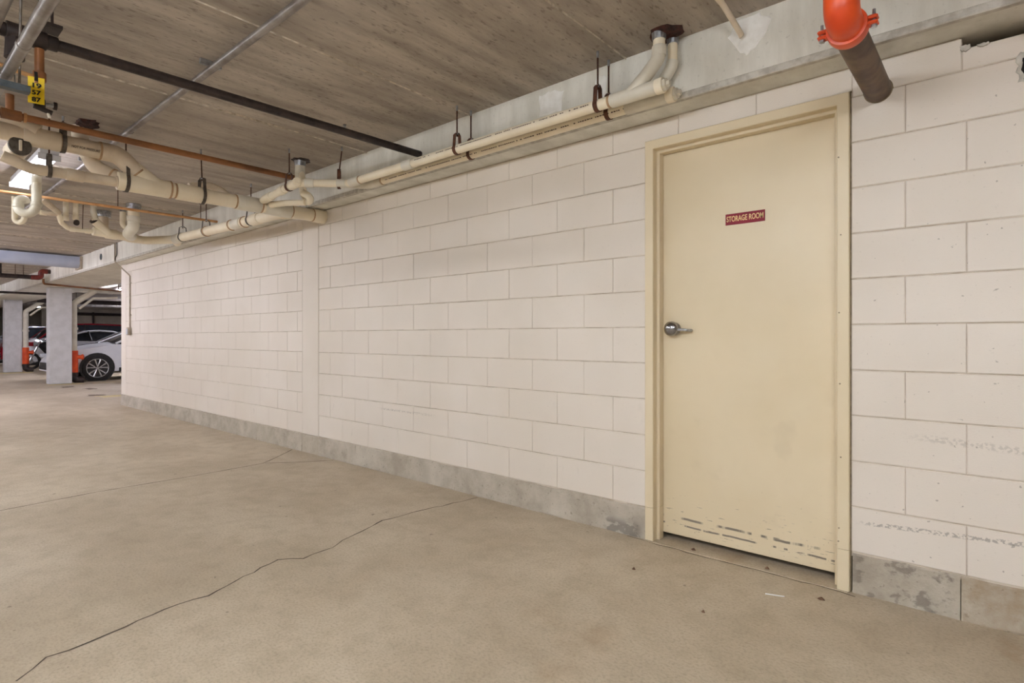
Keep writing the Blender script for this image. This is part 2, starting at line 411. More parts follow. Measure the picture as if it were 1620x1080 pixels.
vpatch('plaster_patch', [(-.99, 2.58), (-.93, 2.49), (-.9, 2.465), (-.83, 2.53), (-.79, 2.6), (-.85, 2.65), (-.95, 2.645)], YB, 'plaster_patch', be, rs=3)
vpatch('plaster_patch', [(-2.14, 2.50), (-1.98, 2.49), (-1.96, 2.60), (-2.05, 2.63), (-2.15, 2.62)], YB, 'plaster_patch', be, .002, rs=4)
vpatch('plaster_patch', [(-1.75, 2.47), (-1.68, 2.47), (-1.66, 2.6), (-1.73, 2.63)], YB, 'plaster_patch', be, .002, rs=5)
# round access plate on the far beam face
G().lathe([(.055, 0), (.055, .008), (.045, .012)], (-11.7, YB+.002, 2.52), (0, -1, 0), 18).make('access_plate', 'strut_steel', be, True)

# block wall
wall = empty('wall_back', (-5, 0, 0), 'cream painted concrete block wall beside the storage door', 'wall', kind='structure')
C0, CH = .18, .2032
def backing(x0, x1, z0, z1): G().box(x0, x1, .005, .19, z0, z1).make('mortar_backing', 'mortar', wall)
backing(-10.985, -5.275, C0-.02, ZS); backing(-4.985, -1.50, C0-.02, ZS); backing(-1.50, -.52, 2.225, ZS)
backing(-.52, -.125, C0-.02, ZS); backing(-.125, 3.6, C0-.02, 2.295)
_bm = {}
def block(x0, x1, z0, z1, chip=0):
    g = .0010; hz = .0024; w = x1-x0-2*g; h = z1-z0-2*hz
    if w < .012 or h < .012: return
    key = (round(w, 4), round(h, 4))
    if key not in _bm:
        e = .0028; v = []
        for y, i in ((.06, 0), (.0032, 0), (0, e)):
            v += [(-w/2+i, y, -h/2+i), (w/2-i, y, -h/2+i), (w/2-i, y, h/2-i), (-w/2+i, y, h/2-i)]
        f = [(8, 9, 10, 11)]
        for r in (0, 4):
            for k in range(4): q = (k+1) % 4; f.append((r+k, r+q, r+4+q, r+4+k))
        me = bpy.data.meshes.new('concrete_block'); me.from_pydata(v, [], f); me.materials.append(M['wall_paint']); me.update(); _bm[key] = me
    o = obj('concrete_block', None, None, None, wall, mesh=_bm[key])
    o.location = ((x0+x1)/2, random.uniform(-.0012, .0012), (z0+z1)/2)
def course(x0, x1, z0, z1, ph):
    n0 = math.floor((x0-ph)/.4064); cuts = [x0]
    x = ph+n0*.4064
    while x < x1-1e-6:
        if x > x0+.015 and x < x1-.015: cuts.append(x)
        x += .4064
    cuts.append(x1)
    for a, b in zip(cuts[:-1], cuts[1:]): block(a, b, z0, z1)
for c in range(11):
    z0 = C0+c*CH; z1 = min(z0+CH, ZS-.004); A = -1.726; B = A-.2032
    pm = A if c % 2 == 0 else B; pl = B if c % 2 == 0 else A
    course(-10.97, -5.283, z0, z1, pl)
    if z1 <= 2.24: course(-4.977, -1.512, z0, z1, pm); course(-.505, .85, z0, z1, pm)
    else:
        course(-4.977, -.5, max(z0, 2.0), z1, pm)
        course(-.5, -.115, z0, z1, pm); course(-.115, .85, z0, 2.302, pm)
# strip between the top of the door frame and the course above
course(-1.512, -.505, 2.243, ZS-.004, A) if False else None
# concrete columns cast into the wall
for a, b, nm in ((-5.281, -4.979, ''), (-11.216, -10.972, '')):
    G().box(a+.003, b-.003, -.001, .2, C0, ZS).make('cast_column', 'wall_paint', wall)
# broken edge and hole high on the right
hr = vpatch('broken_hole', [(.052, 2.22), (.05, 2.17), (.055, 2.12), (.09, 2.09), (.15, 2.12), (.16, 2.18), (.12, 2.23), (.08, 2.24)], -.003, 'beam_edge', wall, .002, .006, 9)
vpatch('hole_shade_patch', [(.065, 2.205), (.062, 2.165), (.07, 2.125), (.1, 2.11), (.135, 2.14), (.14, 2.19), (.1, 2.22)], -.0055, 'dark_void', wall, .001, .005, 10)  # flat dark patch painted in for the shade inside the hole
vpatch('mortar_crumb', [(-.122, 2.31), (-.118, 2.29), (-.1, 2.285), (-.085, 2.30), (-.09, 2.31)], -.002, 'beam_edge', wall, .006, .003, 11)
vpatch('mortar_crumb', [(-.07, 2.30), (-.06, 2.288), (-.035, 2.287), (-.03, 2.30)], -.002, 'beam_edge', wall, .006, .003, 12)

# concrete curb under the wall
bb = empty('baseboard_back', (-5, 0, 0), 'rough stained concrete curb along the foot of wall', 'curb', kind='structure')
for a, b in ((-11.216, -10.97), (-10.97, -8.6), (-8.6, -6.26), (-6.26, -5.893), (-5.893, -5.28), (-5.28, -4.97), (-4.97, -4.354), (-4.354, -1.512), (-.5, -.119), (-.119, .85)):
    n = max(2, int((b-a)/.08)); v = []; f = []; rr = random.Random(int(a*100))
    yo = -.006 if b <= -.12 or a < -1 else -.001
    yo += rr.uniform(-.003, .001)
    for i in range(n+1):
        x = a+.0015+(b-a-.003)*i/n; tz = C0-.004+rr.uniform(-.004, .003)
        v += [(x, .15, -.005), (x, yo-rr.uniform(.0, .008), -.005), (x, yo-rr.uniform(.002, .006), .01), (x, yo+rr.uniform(-.002, .002), .09), (x, yo+rr.uniform(-.001, .002), tz-.006), (x, yo+.006, tz), (x, .15, tz)]
        if i:
            k = 7*i
            for j in range(7): q = (j+1) % 7; f.append((k-7+j, k-7+q, k+q, k+j))
    f += [tuple(range(7)), tuple(range(7*n+6, 7*n-1, -1))]
    obj('curb_segment', v, f, 'curb_concrete', bb)

# rest of the room shell (out of frame or far behind)
for nm, b, m, lab in (('wall_front', (-42, 3.6, -9.4, -9.2, 0, ZC+.2), 'wall_back', 'plain pale wall on the far side of the drive aisle'),
                 ('wall_right', (3.6, 3.8, -9.2, 8.2, 0, ZC+.2), 'wall_back', 'plain pale wall closing the aisle on the right'),
                 ('wall_far', (-42.2, -42, -9.2, 8.2, 0, ZC+.2), 'wall_far', 'distant beige garage wall behind the parked cars'),
                 ('wall_parking', (-42, -11.2, 8.2, 8.4, 0, ZC+.2), 'wall_far', 'beige wall at the head of the parking bays'),
                 ('wall_return', (-11.214, -11.02, .2, 8.2, 0, ZC+.2), 'wall_paint', 'cream painted return wall behind the wall corner')):
    tag(box(nm, b, m), lab, 'wall', kind='structure')
G().box(-38.2, -38, 3.4, 8.1, .0, ZC).make('wall_cross', 'wall_far')
tag(bpy.data.objects['wall_cross'], 'pale cross wall seen past the white sedan roof', 'wall', kind='structure')

# ---------------------------------------------------------------- storage room door
df = empty('door_1', (-1.01, 0, 0), 'cream steel storage room door in a double-rabbet frame, maroon sign above the lever', 'door', kind='structure')
fr = G().box(-1.505, -.512, .19, .2, .03, 2.2).make('door_backing', 'dark_void', df)
ds = box('door_slab', (-1.45, -.566, .076, .12, .038, 2.19), 'door_paint', df, .002)
def jamb(sgn, xo):
    # xo = outer edge; profile stepping towards the door (sgn +1 left jamb, -1 right jamb)
    s = sgn; out = []
    prof = [(0, .02), (0, -.016), (.003, -.019), (.047, -.019), (.050, -.016), (.050, .024), (.053, .027), (.064, .027), (.067, .030), (.067, .074), (.03, .074), (.03, .02)]
    def seg(z0, z1, mit):
        v = []; n = len(prof)
        for z in (z0, z1):
            for x, y in prof: v.append((xo+s*x, y, z+(x*-1 if (mit and z == z1) else 0)))
        f = [(i, (i+1) % n, n+(i+1) % n, n+i) for i in range(n)]+[tuple(range(n)), tuple(range(2*n-1, n-1, -1))]
        return v, f
    j = obj('frame_jamb', *seg(.188, 2.236, True), 'frame_paint', df)
    obj('jamb_extension', *seg(.003 if s < 0 else .005, .186, False), 'frame_paint', j)
    return j
jamb(1, -1.510); jamb(-1, -.508)
prof = [(0, .02), (0, -.016), (.003, -.019), (.047, -.019), (.050, -.016), (.050, .024), (.053, .027), (.064, .027), (.067, .030), (.067, .074), (.03, .074), (.03, .02)]
v = []; n = len(prof)
for s, xo in ((1, -1.510), (-1, -.508)):
    for x, y in prof: v.append((xo+s*x, y, 2.236-x))
obj('frame_head', v, [(i, (i+1) % n, n+(i+1) % n, n+i) for i in range(n)]+[tuple(range(n)), tuple(range(2*n-1, n-1, -1))], 'frame_paint', df)
G().box(-1.516, -1.508, -.002, .03, .0, 2.24).box(-1.516, -.502, -.002, .03, 2.234, 2.2415).box(-.510, -.5035, -.002, .03, .0, 2.24).make('caulk_gap', 'frame_gap', df)
for z in (.93, 1.25, .6, .28, 1.6, 1.95, .22):
    G().lathe([(.0035, 0), (.0035, .0015)], (-.545+random.uniform(-.006, .004), -.019, z), (0, -1, 0), 8).make('frame_screw', 'frame_gap', df)
# threshold
th = G()
G().box(-1.508, -.512, -.028, .19, -.01, .003, .002).make('door_threshold', 'floor_concrete', df)
# lever set
lv = G().lathe([(.036, 0), (.036, .006), (.033, .013), (.026, .02), (.015, .024), (.014, .03)], (-1.375, .076, 1.186), (0, -1, 0), 28).make('lever_rose', 'chrome', df, True)
G().lathe([(.014, 0), (.034, .004), (.041, .016), (.040, .028), (.030, .040), (.012, .046)], (-1.375, .050, 1.186), (0, -1, 0), 28).make('knob', 'chrome', lv, True)
G().tube(fillet([(-1.375, .030, 1.182), (-1.285, .030, 1.178), (-1.272, .066, 1.176)], .02), [.008]*9+[.007], 10).make('lever', 'galvanised', lv, True)
# sign (flat plate with lettering)
sg = empty('door_sign', (-.993, .074, 1.755), 'small maroon plate lettered STORAGE ROOM on the cream door', 'sign')
G().box(-1.092, -.894, .0725, .0757, 1.7255, 1.783, .001).make('plate', 'sign_maroon', sg)
def text(name, body, size, loc, rot, mat, parent, width=None, ext=.0006, off=0.0):
    cu = bpy.data.curves.new(name, 'FONT'); cu.body = body; cu.size = size; cu.align_x = 'CENTER'; cu.align_y = 'CENTER'; cu.extrude = ext; cu.offset = off
    to = bpy.data.objects.new('tmp', cu); COL.objects.link(to); bpy.context.view_layer.update()
    dg = bpy.context.evaluated_depsgraph_get(); me = bpy.data.meshes.new_from_object(to.evaluated_get(dg))
    bpy.data.objects.remove(to)
    xsv = [q.co.x for q in me.vertices]; w = max(xsv)-min(xsv); k = (width/w) if width else 1
    for q in me.vertices: q.co.x *= k
    me.transform(Matrix.Translation(Vector(loc)) @ rot.to_4x4())
    me.materials.clear(); me.materials.append(M[mat])
    o = bpy.data.objects.new(name, me); COL.objects.link(o); o.parent = parent; o.matrix_parent_inverse = Matrix.Translation(-wloc(parent)); return o
RY = Matrix.Rotation(math.radians(90), 3, 'X')    # reads on a face looking to -Y
text('lettering', 'STORAGE ROOM', .040, (-.993, .072, 1.7545), RY, 'sign_gold', sg, .184, off=.0004)

# ---------------------------------------------------------------- far columns
for x, y0, lab in ((-17.3, .1, 'grey concrete column nearer the white sedan'), (-24.25, .18, 'grey concrete column farther away, left of the red vehicle')):
    c = empty('concrete_column', (x-.15, y0+.22, 0), lab, 'column', 'freestanding columns under the beam', 'structure')
    G().box(x-.3, x, y0, y0+.45, 0, ZS, .012).make('shaft', 'column_paint', c)

# transverse pale downstand
du = empty('duct', (-13.05, -2, 2.43), 'pale blue duct crossing below the far ceiling', 'duct')
g = G(); v = []
pr = [(-12.94, 2.63), (-12.93, 2.58), (-12.94, 2.50), (-12.99, 2.44), (-13.07, 2.425), (-13.2, 2.44), (-13.25, 2.52), (-13.22, 2.63)]
for y in (-9.1, -.21):
    for x, z in pr: v.append((x, y, z))
n = len(pr)
obj('duct_body', v, [(i, (i+1) % n, n+(i+1) % n, n+i) for i in range(n)]+[tuple(range(n)), tuple(range(2*n-1, n-1, -1))], 'duct_blue', du, True)
box('end_flange', (-13.28, -12.9, -.21, -.175, 2.41, 2.64), 'outlet_grey', du, .004)
for y in (-1.2, -3.2, -5.2, -7.2): box('hanger_strap', (-13.1, -13.07, y, y+.03, 2.6, ZC), 'strut_steel', du)

# ================================================================== LAMPS
def lamp(x, y, z, near, label, along='x', L=1.22):
    e = empty('strip_light', (x, y, z), label, 'light', 'fluorescent strip lights')
    m = {True: 'tube_near', False: 'tube_far', None: 'tube_seen', 'dim': 'tube_dim'}[near]
    def B(a0, a1, b0, b1, z0, z1, nm, mat, bev=0, par=None):
        b = (x+a0, x+a1, y+b0, y+b1, z0, z1) if along == 'x' else (x+b0, x+b1, y+a0, y+a1, z0, z1)
        return box(nm, b, mat, par or e, bev)
    h = B(-L/2-.03, L/2+.03, -.06, .06, z, z+.045, 'housing', 'fixture_white', .004)
    for s in (-1, 1):
        B(s*(L/2+.022)-.012, s*(L/2+.022)+.012, -.07, .07, z-.045, z, 'socket_plate', 'fixture_white')
        q = s*.04; zz = z-.022
        p = [(x-L/2, y+q, zz), (x+L/2, y+q, zz)] if along == 'x' else [(x+q, y-L/2, zz), (x+q, y+L/2, zz)]
        G().tube(p, .014, 10).make('fluorescent_tube', m, e, True)
    for s in (-.4, .4):
        p = (x+s*L, y) if along == 'x' else (x, y+s*L)
        G().tube([(*p, z+.05), (*p, ZC-.001)], .004, 6).make('hanger_rod', 'rust_rod', e)
    return e
lamp(-6.25, -1.93, 2.565, None, 'twin tube strip light glowing behind the drain pipes')
lamp(-1.5, -3.7, 2.5, True, 'strip light above the aisle near the camera')
lamp(.75, -3.5, 2.45, True, 'added off-view strip light brightening the wall right of the door')  # unseen, added to give the right-hand wall more light
lamp(-5.4, -3.5, 2.56, 'dim', 'added off-view strip light left of the camera, lifting the drain pipes')  # unseen, put in to light the pipe faces at left
lamp(-8.2, -3.3, 2.56, 'dim', 'added off-view strip light level with the side drain, lifting the left area')  # second unseen strip added as fill for the left area
lamp(-11.9, -2.8, 2.56, False, 'strip light above the aisle before the blue duct')
lamp(-14.55, -2.9, 2.45, False, 'strip light above the aisle beyond the blue duct')
lamp(-21, -2.9, 2.45, False, 'strip light above the aisle level with the far columns')
lamp(-28, -2.9, 2.45, False, 'strip light at the far end of the aisle')
lamp(.9, -5.4, 2.45, True, 'added strip light behind the camera softening the shadows, right one')  # unseen fill from the opposite side, added for softer wall shadows
lamp(-4.6, -5.6, 2.5, 'dim', 'added strip light behind the camera softening the shadows, left one')  # added out of view as well, lowers the shadow contrast
lamp(-8.8, -5.6, 2.5, 'dim', 'added off-view strip light across the aisle softening the shadows')  # another unseen strip added to soften the shadow bands
lamp(-1.5, -7.6, 2.45, True, 'strip light along the far side wall behind the camera')
lamp(-7, -7.6, 2.45, 'dim', 'strip light along the far side wall across the aisle')
lamp(-15, -6.6, 2.45, False, 'strip light over the far opposite bays')
lamp(-20.3, 2.25, 2.56, False, 'strip light glaring beside the wall corner above the white sedan')
lamp(-33.6, 2.54, 2.56, False, 'small distant strip light between the two columns')
lamp(-14.5, 4.6, 2.56, False, 'strip light over the parking bays behind the wall')
lamp(-27, 4.8, 2.56, False, 'strip light over the far parking bays')

# ================================================================== PIPE HANGERS
def hanger(x, y, zp, r, axis, label, mat='rust_clevis', rodmat='rust_rod', group='clevis hangers', lean=0.0, drop=True):
    e = empty('pipe_hanger', (x, y, ZC), label, 'hanger', group)
    zt = zp+r+.075
    G().tube([(x, y, zt-.02), (x+lean, y, ZC-.03)], .005, 8).make('threaded_rod', rodmat, e)
    G().tube([(x+lean, y, ZC-.035), (x+lean, y, ZC-.001)], .0075, 8).make('anchor', 'galvanised', e)
    A = Vector(axis).normalized(); side = A.cross(Vector((0, 0, 1))).normalized(); c = Vector((x, y, zp)); P = []
    w = r*.72
    P.append(c+side*.006+Vector((0, 0, r+.078)))
    P.append(c+side*w+Vector((0, 0, r+.062)))
    for k in range(13):
        an = math.radians(35-k*(250/12)); P.append(c+(side*math.cos(an)+Vector((0, 0, 1))*math.sin(an))*(r+.0035))
    P.append(c-side*w+Vector((0, 0, r+.062))); P.append(c-side*.006+Vector((0, 0, r+.078)))
    G().ribbon(P, .024, .004, A).make('clevis', mat, e)
    G().lathe([(.011, 0), (.011, .012)], (x, y, zt-.008), (0, 0, 1), 6).make('nut', 'galvanised', e)
    return e

# ---------------------------------------------------------------- twin drain pipes along the beam
def dashes(x0, x1, y, z, r, ang, parent):
    g = G(); rr = random.Random(int(x0*100+ang)); x = x0; a = math.radians(ang)
    while x < x1:
        w = rr.uniform(.006, .014); h = .006
        if rr.random() < .78:
            c = Vector((x, y-math.cos(a)*(r+.0006), z+math.sin(a)*(r+.0006))); u = Vector((0, math.sin(a), math.cos(a)))*h/2
            g.add([c-u, c-u+Vector((w, 0, 0)), c+u+Vector((w, 0, 0)), c+u], [(0, 1, 2, 3)])
        x += w+.004
    o = g.make('printed_line', 'print_ink', parent); o['kind'] = 'stuff'; return o
PR = .030
t1 = empty('drain_pipe', (-2.5, -.335, 2.37), 'cream plastic drain pipe hung in front of the beam, nearer of the twin pair', 'pipe', 'twin drain pipes along the beam')
y1, z1 = -.335, 2.372
tube('pipe', [(-1.52, y1, z1), (-3.88, y1, z1)], PR, 'pvc', t1, 18)
hub((-3.2, y1, z1), (1, 0, 0), PR+.006, .10, t1, 'pvc_white')
hub((-3.86, y1, z1), (1, 0, 0), PR+.006, .12, t1, 'pvc_white'); seamring((-3.79, y1, z1), (1, 0, 0), PR+.002, t1)
wy = hub((-1.40, y1, z1), (1, 0, 0), PR+.006, .27, t1, 'pvc_white', 'wye'); seamring((-1.545, y1, z1), (1, 0, 0), PR+.002, t1)
tube('sweep_bend', [(-1.43, y1, z1), (-1.335, y1, z1+.075), (-1.29, y1+.03, z1+.15), (-1.285, y1+.035, z1+.20)], PR+.004, 'pvc_white', wy, 16, .06)
hub((-1.285, y1+.035, z1+.19), (0, 0, 1), PR+.006, .05, wy, 'pvc_white')
tube('riser', [(-1.285, y1+.035, z1+.2), (-1.285, y1+.035, ZC-.004)], PR, 'pvc', t1, 18)
G().tube([(-1.285, y1+.035, ZC-.042), (-1.285, y1+.035, ZC-.001)], [PR+.003, PR+.007], 14).make('metal_sleeve', 'galvanised', t1)
hub((-1.262, y1, z1), (1, 0, 0), PR+.008, .04, t1, 'pvc')
G().lathe([(.030, 0), (.030, .016), (.016, .018), (.016, .034)], (-1.243, y1, z1), (1, 0, 0), 6).make('cleanout_plug', 'pvc_white', t1)
dashes(-3.1, -1.6, y1, z1, PR, 10, t1)
t2 = empty('drain_pipe', (-2.5, -.22, 2.37), 'cream plastic drain pipe tight against the beam, farther of the twin pair', 'pipe', 'twin drain pipes along the beam')
y2, z2 = -.216, 2.366
tube('pipe', [(-1.45, y2, z2), (-3.78, y2, z2)], PR, 'pvc', t2, 18)
hub((-3.72, y2, z2), (1, 0, 0), PR+.006, .10, t2, 'pvc_white'); seamring((-3.66, y2, z2), (1, 0, 0), PR+.002, t2)
wy = hub((-1.395, y2, z2), (1, 0, 0), PR+.006, .24, t2, 'pvc_white', 'wye')
tube('sweep_bend', [(-1.40, y2, z2), (-1.31, y2, z2+.075), (-1.258, y2+.0, z2+.14), (-1.252, y2, z2+.17)], PR, 'pvc_white', wy, 16, .06)
tube('riser', [(-1.252, y2, z2+.16), (-1.252, y2, ZC-.004)], PR-.006, 'pvc', t2, 18)
G().tube([(-1.252, y2, ZC-.042), (-1.252, y2, ZC-.001)], [PR-.002, PR+.002], 14).make('metal_sleeve', 'galvanised', t2)
hub((-1.262, y2, z2), (1, 0, 0), PR+.008, .04, t2, 'pvc')
G().lathe([(.030, 0), (.030, .016), (.016, .018), (.016, .034)], (-1.243, y2, z2), (1, 0, 0), 6).make('cleanout_plug', 'pvc_white', t2)
dashes(-3.6, -1.5, y2, z2, PR, -22, t2)
tube('merge_bend', [(-3.76, y2, z2), (-3.86, y2, z2), (-3.99, y1-.03, z1-.004)], PR+.002, 'pvc_white', t2, 14, .08)
hanger(-1.62, y1, z1, PR, (1, 0, 0), 'rusty clevis hanger on the nearer twin pipe beside the pipe risers')
hanger(-1.625, y2, z2, PR, (1, 0, 0), 'rusty clevis hanger on the farther twin pipe beside the pipe risers')
hanger(-2.70, y1, z1, PR, (1, 0, 0), 'rusty clevis hanger on the nearer twin pipe above the wall centre')
hanger(-2.69, y2, z2, PR, (1, 0, 0), 'rusty clevis hanger on the farther twin pipe above the wall centre')
# rusty firestop where the risers enter the slab
def blot(name, cx, cy, rx, ry, label, cat, mat='rust_collar', h=.02, rs=1):
    rr = random.Random(rs); n = 22; rings = [(1.0, 0.0), (.86, h*.6), (.6, h)]; v = []; f = []
    jit = [rr.uniform(.82, 1.12) for _ in range(n)]
    for s, d in rings:
        for k in range(n):
            a = 2*math.pi*k/n; j = jit[k]; v.append((cx+rx*s*j*math.cos(a), cy+ry*s*j*math.sin(a), ZC+.002-d*rr.uniform(.7, 1.2)))
    v.append((cx, cy, ZC-h))
    for r in range(2):
        for k in range(n): q = (k+1) % n; f.append((r*n+k, (r+1)*n+k, (r+1)*n+q, r*n+q))
    f += [(2*n+k, 3*n, 2*n+(k+1) % n) for k in range(n)]
    return tag(obj(name, v, f, mat), label, cat)
blot('firestop_collar', -1.265, -.26, .10, .085, 'rusty dark firestop collar around the twin pipe risers', 'collar', rs=4)

# ---------------------------------------------------------------- offset branch joining twin pipes to the main drain
dbr = empty('branch_pipe', (-4.3, -.6, 2.34), 'cream branch pipe angling from twin pipes down to the main drain', 'pipe')
yD = -.63
tube('pipe', [(-3.93, y1, z1), (-3.99, y1-.02, z1), (-4.20, yD+.03, 2.365), (-4.26, yD, 2.362), (-4.80, yD, 2.315)], PR, 'pvc', dbr, 16, .05)
dd = Vector((-.21, -.26, 0))
hub((-4.00, y1-.04, z1-.001), dd, PR+.006, .07, dbr, 'pvc_white'); hub((-4.16, yD+.07, 2.366), dd, PR+.006, .07, dbr, 'pvc_white')
hub((-4.255, yD, 2.36), (1, 0, .07), PR+.007, .12, dbr, 'pvc', 'wye')
G().lathe([(.034, 0), (.034, .02), (.020, .022), (.020, .036)], (-4.205, yD-.01, 2.364), (.9, -.35, .05), 20).make('cleanout_plug', 'pvc', dbr, True)
hub((-4.46, yD, 2.345), (1, 0, .08), PR+.006, .07, dbr, 'pvc'); hub((-4.70, yD, 2.324), (1, 0, .08), PR+.006, .12, dbr, 'pvc')
# trap tucked under the branch, rising to the slab
tube('trap', [(-4.56, -.42, 2.60), (-4.50, -.42, 2.36), (-4.42, -.42, 2.27), (-4.34, -.44, 2.30), (-4.38, -.5, 2.34)], .030, 'pvc', dbr, 14, .07)
tube('trap_arm', [(-4.42, -.45, 2.27), (-4.62, -.52, 2.285), (-4.80, -.56, 2.29)], .026, 'pvc', dbr, 14)
tube('riser', [(-4.56, -.42, 2.44), (-4.56, -.42, ZC-.001)], .042, 'pvc_white', dbr, 16)
G().tube([(-4.56, -.42, ZC-.05), (-4.56, -.42, ZC-.001)], [.044, .05], 14).make('metal_sleeve', 'galvanised', dbr)
blot('firestop_collar', -4.56, -.41, .085, .085, 'dark collar where the trap riser meets the slab', 'collar', 'black_steel', .012, 6)
hanger(-4.02, -.38, z1, PR+.008, dd, 'thin rod hanger where the branch leaves the twin pipes', lean=.04)
hanger(-4.345, yD, 2.355, PR+.003, (1, 0, 0), 'thin rod hanger holding the angled branch pipe')

# ---------------------------------------------------------------- main drain running to the wall
MR = .057; xM, zM = -4.88, 2.282
md = empty('main_drain_pipe', (xM, -.9, zM), 'thick cream main drain pipe running into the wall under the beam', 'pipe')
tube('pipe', [(xM, -1.62, zM), (xM, .02, zM)], MR, 'pvc', md, 22)
for y, L, nm in ((-1.17, .22, 'coupling'), (-.72, .20, 'wye'), (-.46, .24, 'wye'), (-.06, .12, 'wall_sleeve')):
    hub((xM, y, zM), (0, 1, 0), MR+.008, L, md, 'pvc_white' if nm == 'wye' else 'pvc', nm)
for y in (-1.29, -.83, -.61, -.335, -.125): seamring((xM, y, zM), (0, 1, 0), MR+.003, md)
hub((xM, -1.50, zM), (0, 1, 0), MR+.010, .34, md, 'pvc', 'wye')
seamring((xM, -1.325, zM), (0, 1, 0), MR+.0115, md)
# upper run dropping at 45 degrees into the wye
zU = 2.474
up = tube('upper_pipe', [(xM, -2.36, zU), (xM, -1.76, zU)], MR, 'pvc_dusty', md, 22)
tube('elbow', [(xM, -1.78, zU), (xM, -1.665, zU), (xM, -1.54, zU-.118)], MR+.007, 'pvc_dusty', md, 20, .14)
tube('drop_leg', [(xM, -1.60, zU-.06), (xM, -1.40, zM-.0)], MR+.002, 'pvc', md, 20)
seamring((xM, -1.545, zU-.113), (0, 1, -.95), MR+.0085, md); seamring((xM, -1.775, zU), (0, 1, 0), MR+.008, md)
hub((xM, -2.10, zU), (0, 1, 0), MR+.008, .20, md, 'pvc_dusty', 'wye'); seamring((xM, -2.0, zU), (0, 1, 0), MR+.003, md)
tube('wye_arm', [(xM+.02, -2.12, zU+.03), (xM-.04, -2.36, zU+.13)], MR, 'pvc_dusty', md, 18)
text('lettering', 'NOT FOR PRESSURE', .024, (xM+.0555, -1.868, zU-.022), Matrix.Rotation(math.radians(90), 3, 'Z') @ Matrix.Rotation(math.radians(113), 3, 'X'), 'print_ink', up, .16)
# curved branch rising behind
tube('rising_branch', [(xM-.03, -1.62, zM+.01), (xM-.12, -1.78, zM+.10), (xM-.14, -1.86, zM+.28), (xM-.14, -1.86, ZC-.004)], .052, 'pvc_dusty', md, 18, .1)
seamring((xM-.065, -1.68, zM+.045), (-.5, -.8, .45), .055, md)
# thinner lower run to the left
tube('reducer', [(xM, -1.60, zM), (xM, -1.68, zM-.012)], MR*.8, 'pvc_dusty', md, 18)
tube('lower_pipe', [(xM, -1.62, zM-.01), (xM, -2.16, zM-.02), (xM, -2.30, zM+.03)], .036, 'pvc_dusty', md, 18, .1)
hub((xM, -1.92, zM-.016), (0, 1, 0), .041, .10, md, 'pvc_dusty')
# cleanout at the end of the cross leg
cl = tube('cleanout_leg', [(xM-.16, -2.215, zU-.085), (xM+.03, -2.215, zU-.085)], .062, 'pvc_dusty', md, 20)
G().lathe([(.062, 0), (.058, .012), (.02, .014)], (xM+.03, -2.215, zU-.085), (1, 0, 0), 24).make('cleanout_plug', 'grey_clevis', cl, True)
box('plug_grip', (xM+.04, xM+.058, -2.223, -2.207, zU-.12, zU-.05), 'pvc_dusty', cl, .003)
# tiny return pipe & trap behind the main
tube('small_trap', [(xM-.25, -1.10, 2.40), (xM-.25, -.94, 2.44), (xM-.2, -.86, 2.40), (xM-.16, -.80, 2.34)], .030, 'pvc_dusty', md, 14, .05)
hanger(xM, -1.09, zM, MR+.0095, (0, 1, 0), 'dark rod hanger holding the thick main drain', 'grey_clevis', lean=-.02)
hanger(xM, -1.985, zU, MR+.0065, (0, 1, 0), 'strap hanger on the upper drain run below the brown pipe', 'grey_clevis')
hanger(xM, -1.615, zM, MR+.0115, (0, 1, 0), 'dark strap hanger at the lower drain wye', 'grey_clevis')
hanger(xM, -2.06, zM-.018, .039, (0, 1, 0), 'small grey hanger on the thin lower drain beside the strip light', 'grey_clevis')
blot('slab_opening', -4.93, -1.84, .13, .075, 'dark rough opening in the ceiling above the brown pipe', 'opening', 'rust_collar', .02, 8)

# ---------------------------------------------------------------- drain run along the wall with its risers
sr = empty('side_drain_pipe', (-6.5, -.35, 2.3), 'cream drain pipe running along the wall under the far beam', 'pipe')
R2 = .050; yS = -.36
tube('pipe', [(-4.92, -.24, zM), (-5.06, yS, zM), (-7.75, yS, 2.345), (-8.15, -.55, 2.355), (-8.10, -.75, 2.36)], R2, 'pvc', sr, 18, .12)
for x, L in ((-5.5, .16), (-5.9, .18), (-7.55, .2)):
    hub((x, yS, 2.282+(5.06+x)/(-2.69)*.063), (1, 0, 0), R2+.007, L, sr, 'pvc_white' if L > .17 else 'pvc')
for x in (-5.75, -6.05, -6.7): seamring((x, yS, 2.282+(5.06+x)/(-2.69)*.063), (1, 0, 0), R2+.008, sr)
tube('wye_stub', [(-7.65, yS, 2.34), (-7.9, yS+.10, 2.34)], R2, 'pvc', sr, 16)
mn = tube('cluster_pipe', [(-8.13, -.6, 2.357), (-8.0, -.97, 2.365), (-7.98, -1.12, 2.37)], R2, 'pvc', sr, 18)
hub((-8.1, -.70, 2.36), (.3, -1, 0), R2+.007, .10, sr, 'pvc'); hub((-8.02, -.93, 2.364), (.3, -1, 0), R2+.008, .12, sr, 'pvc')
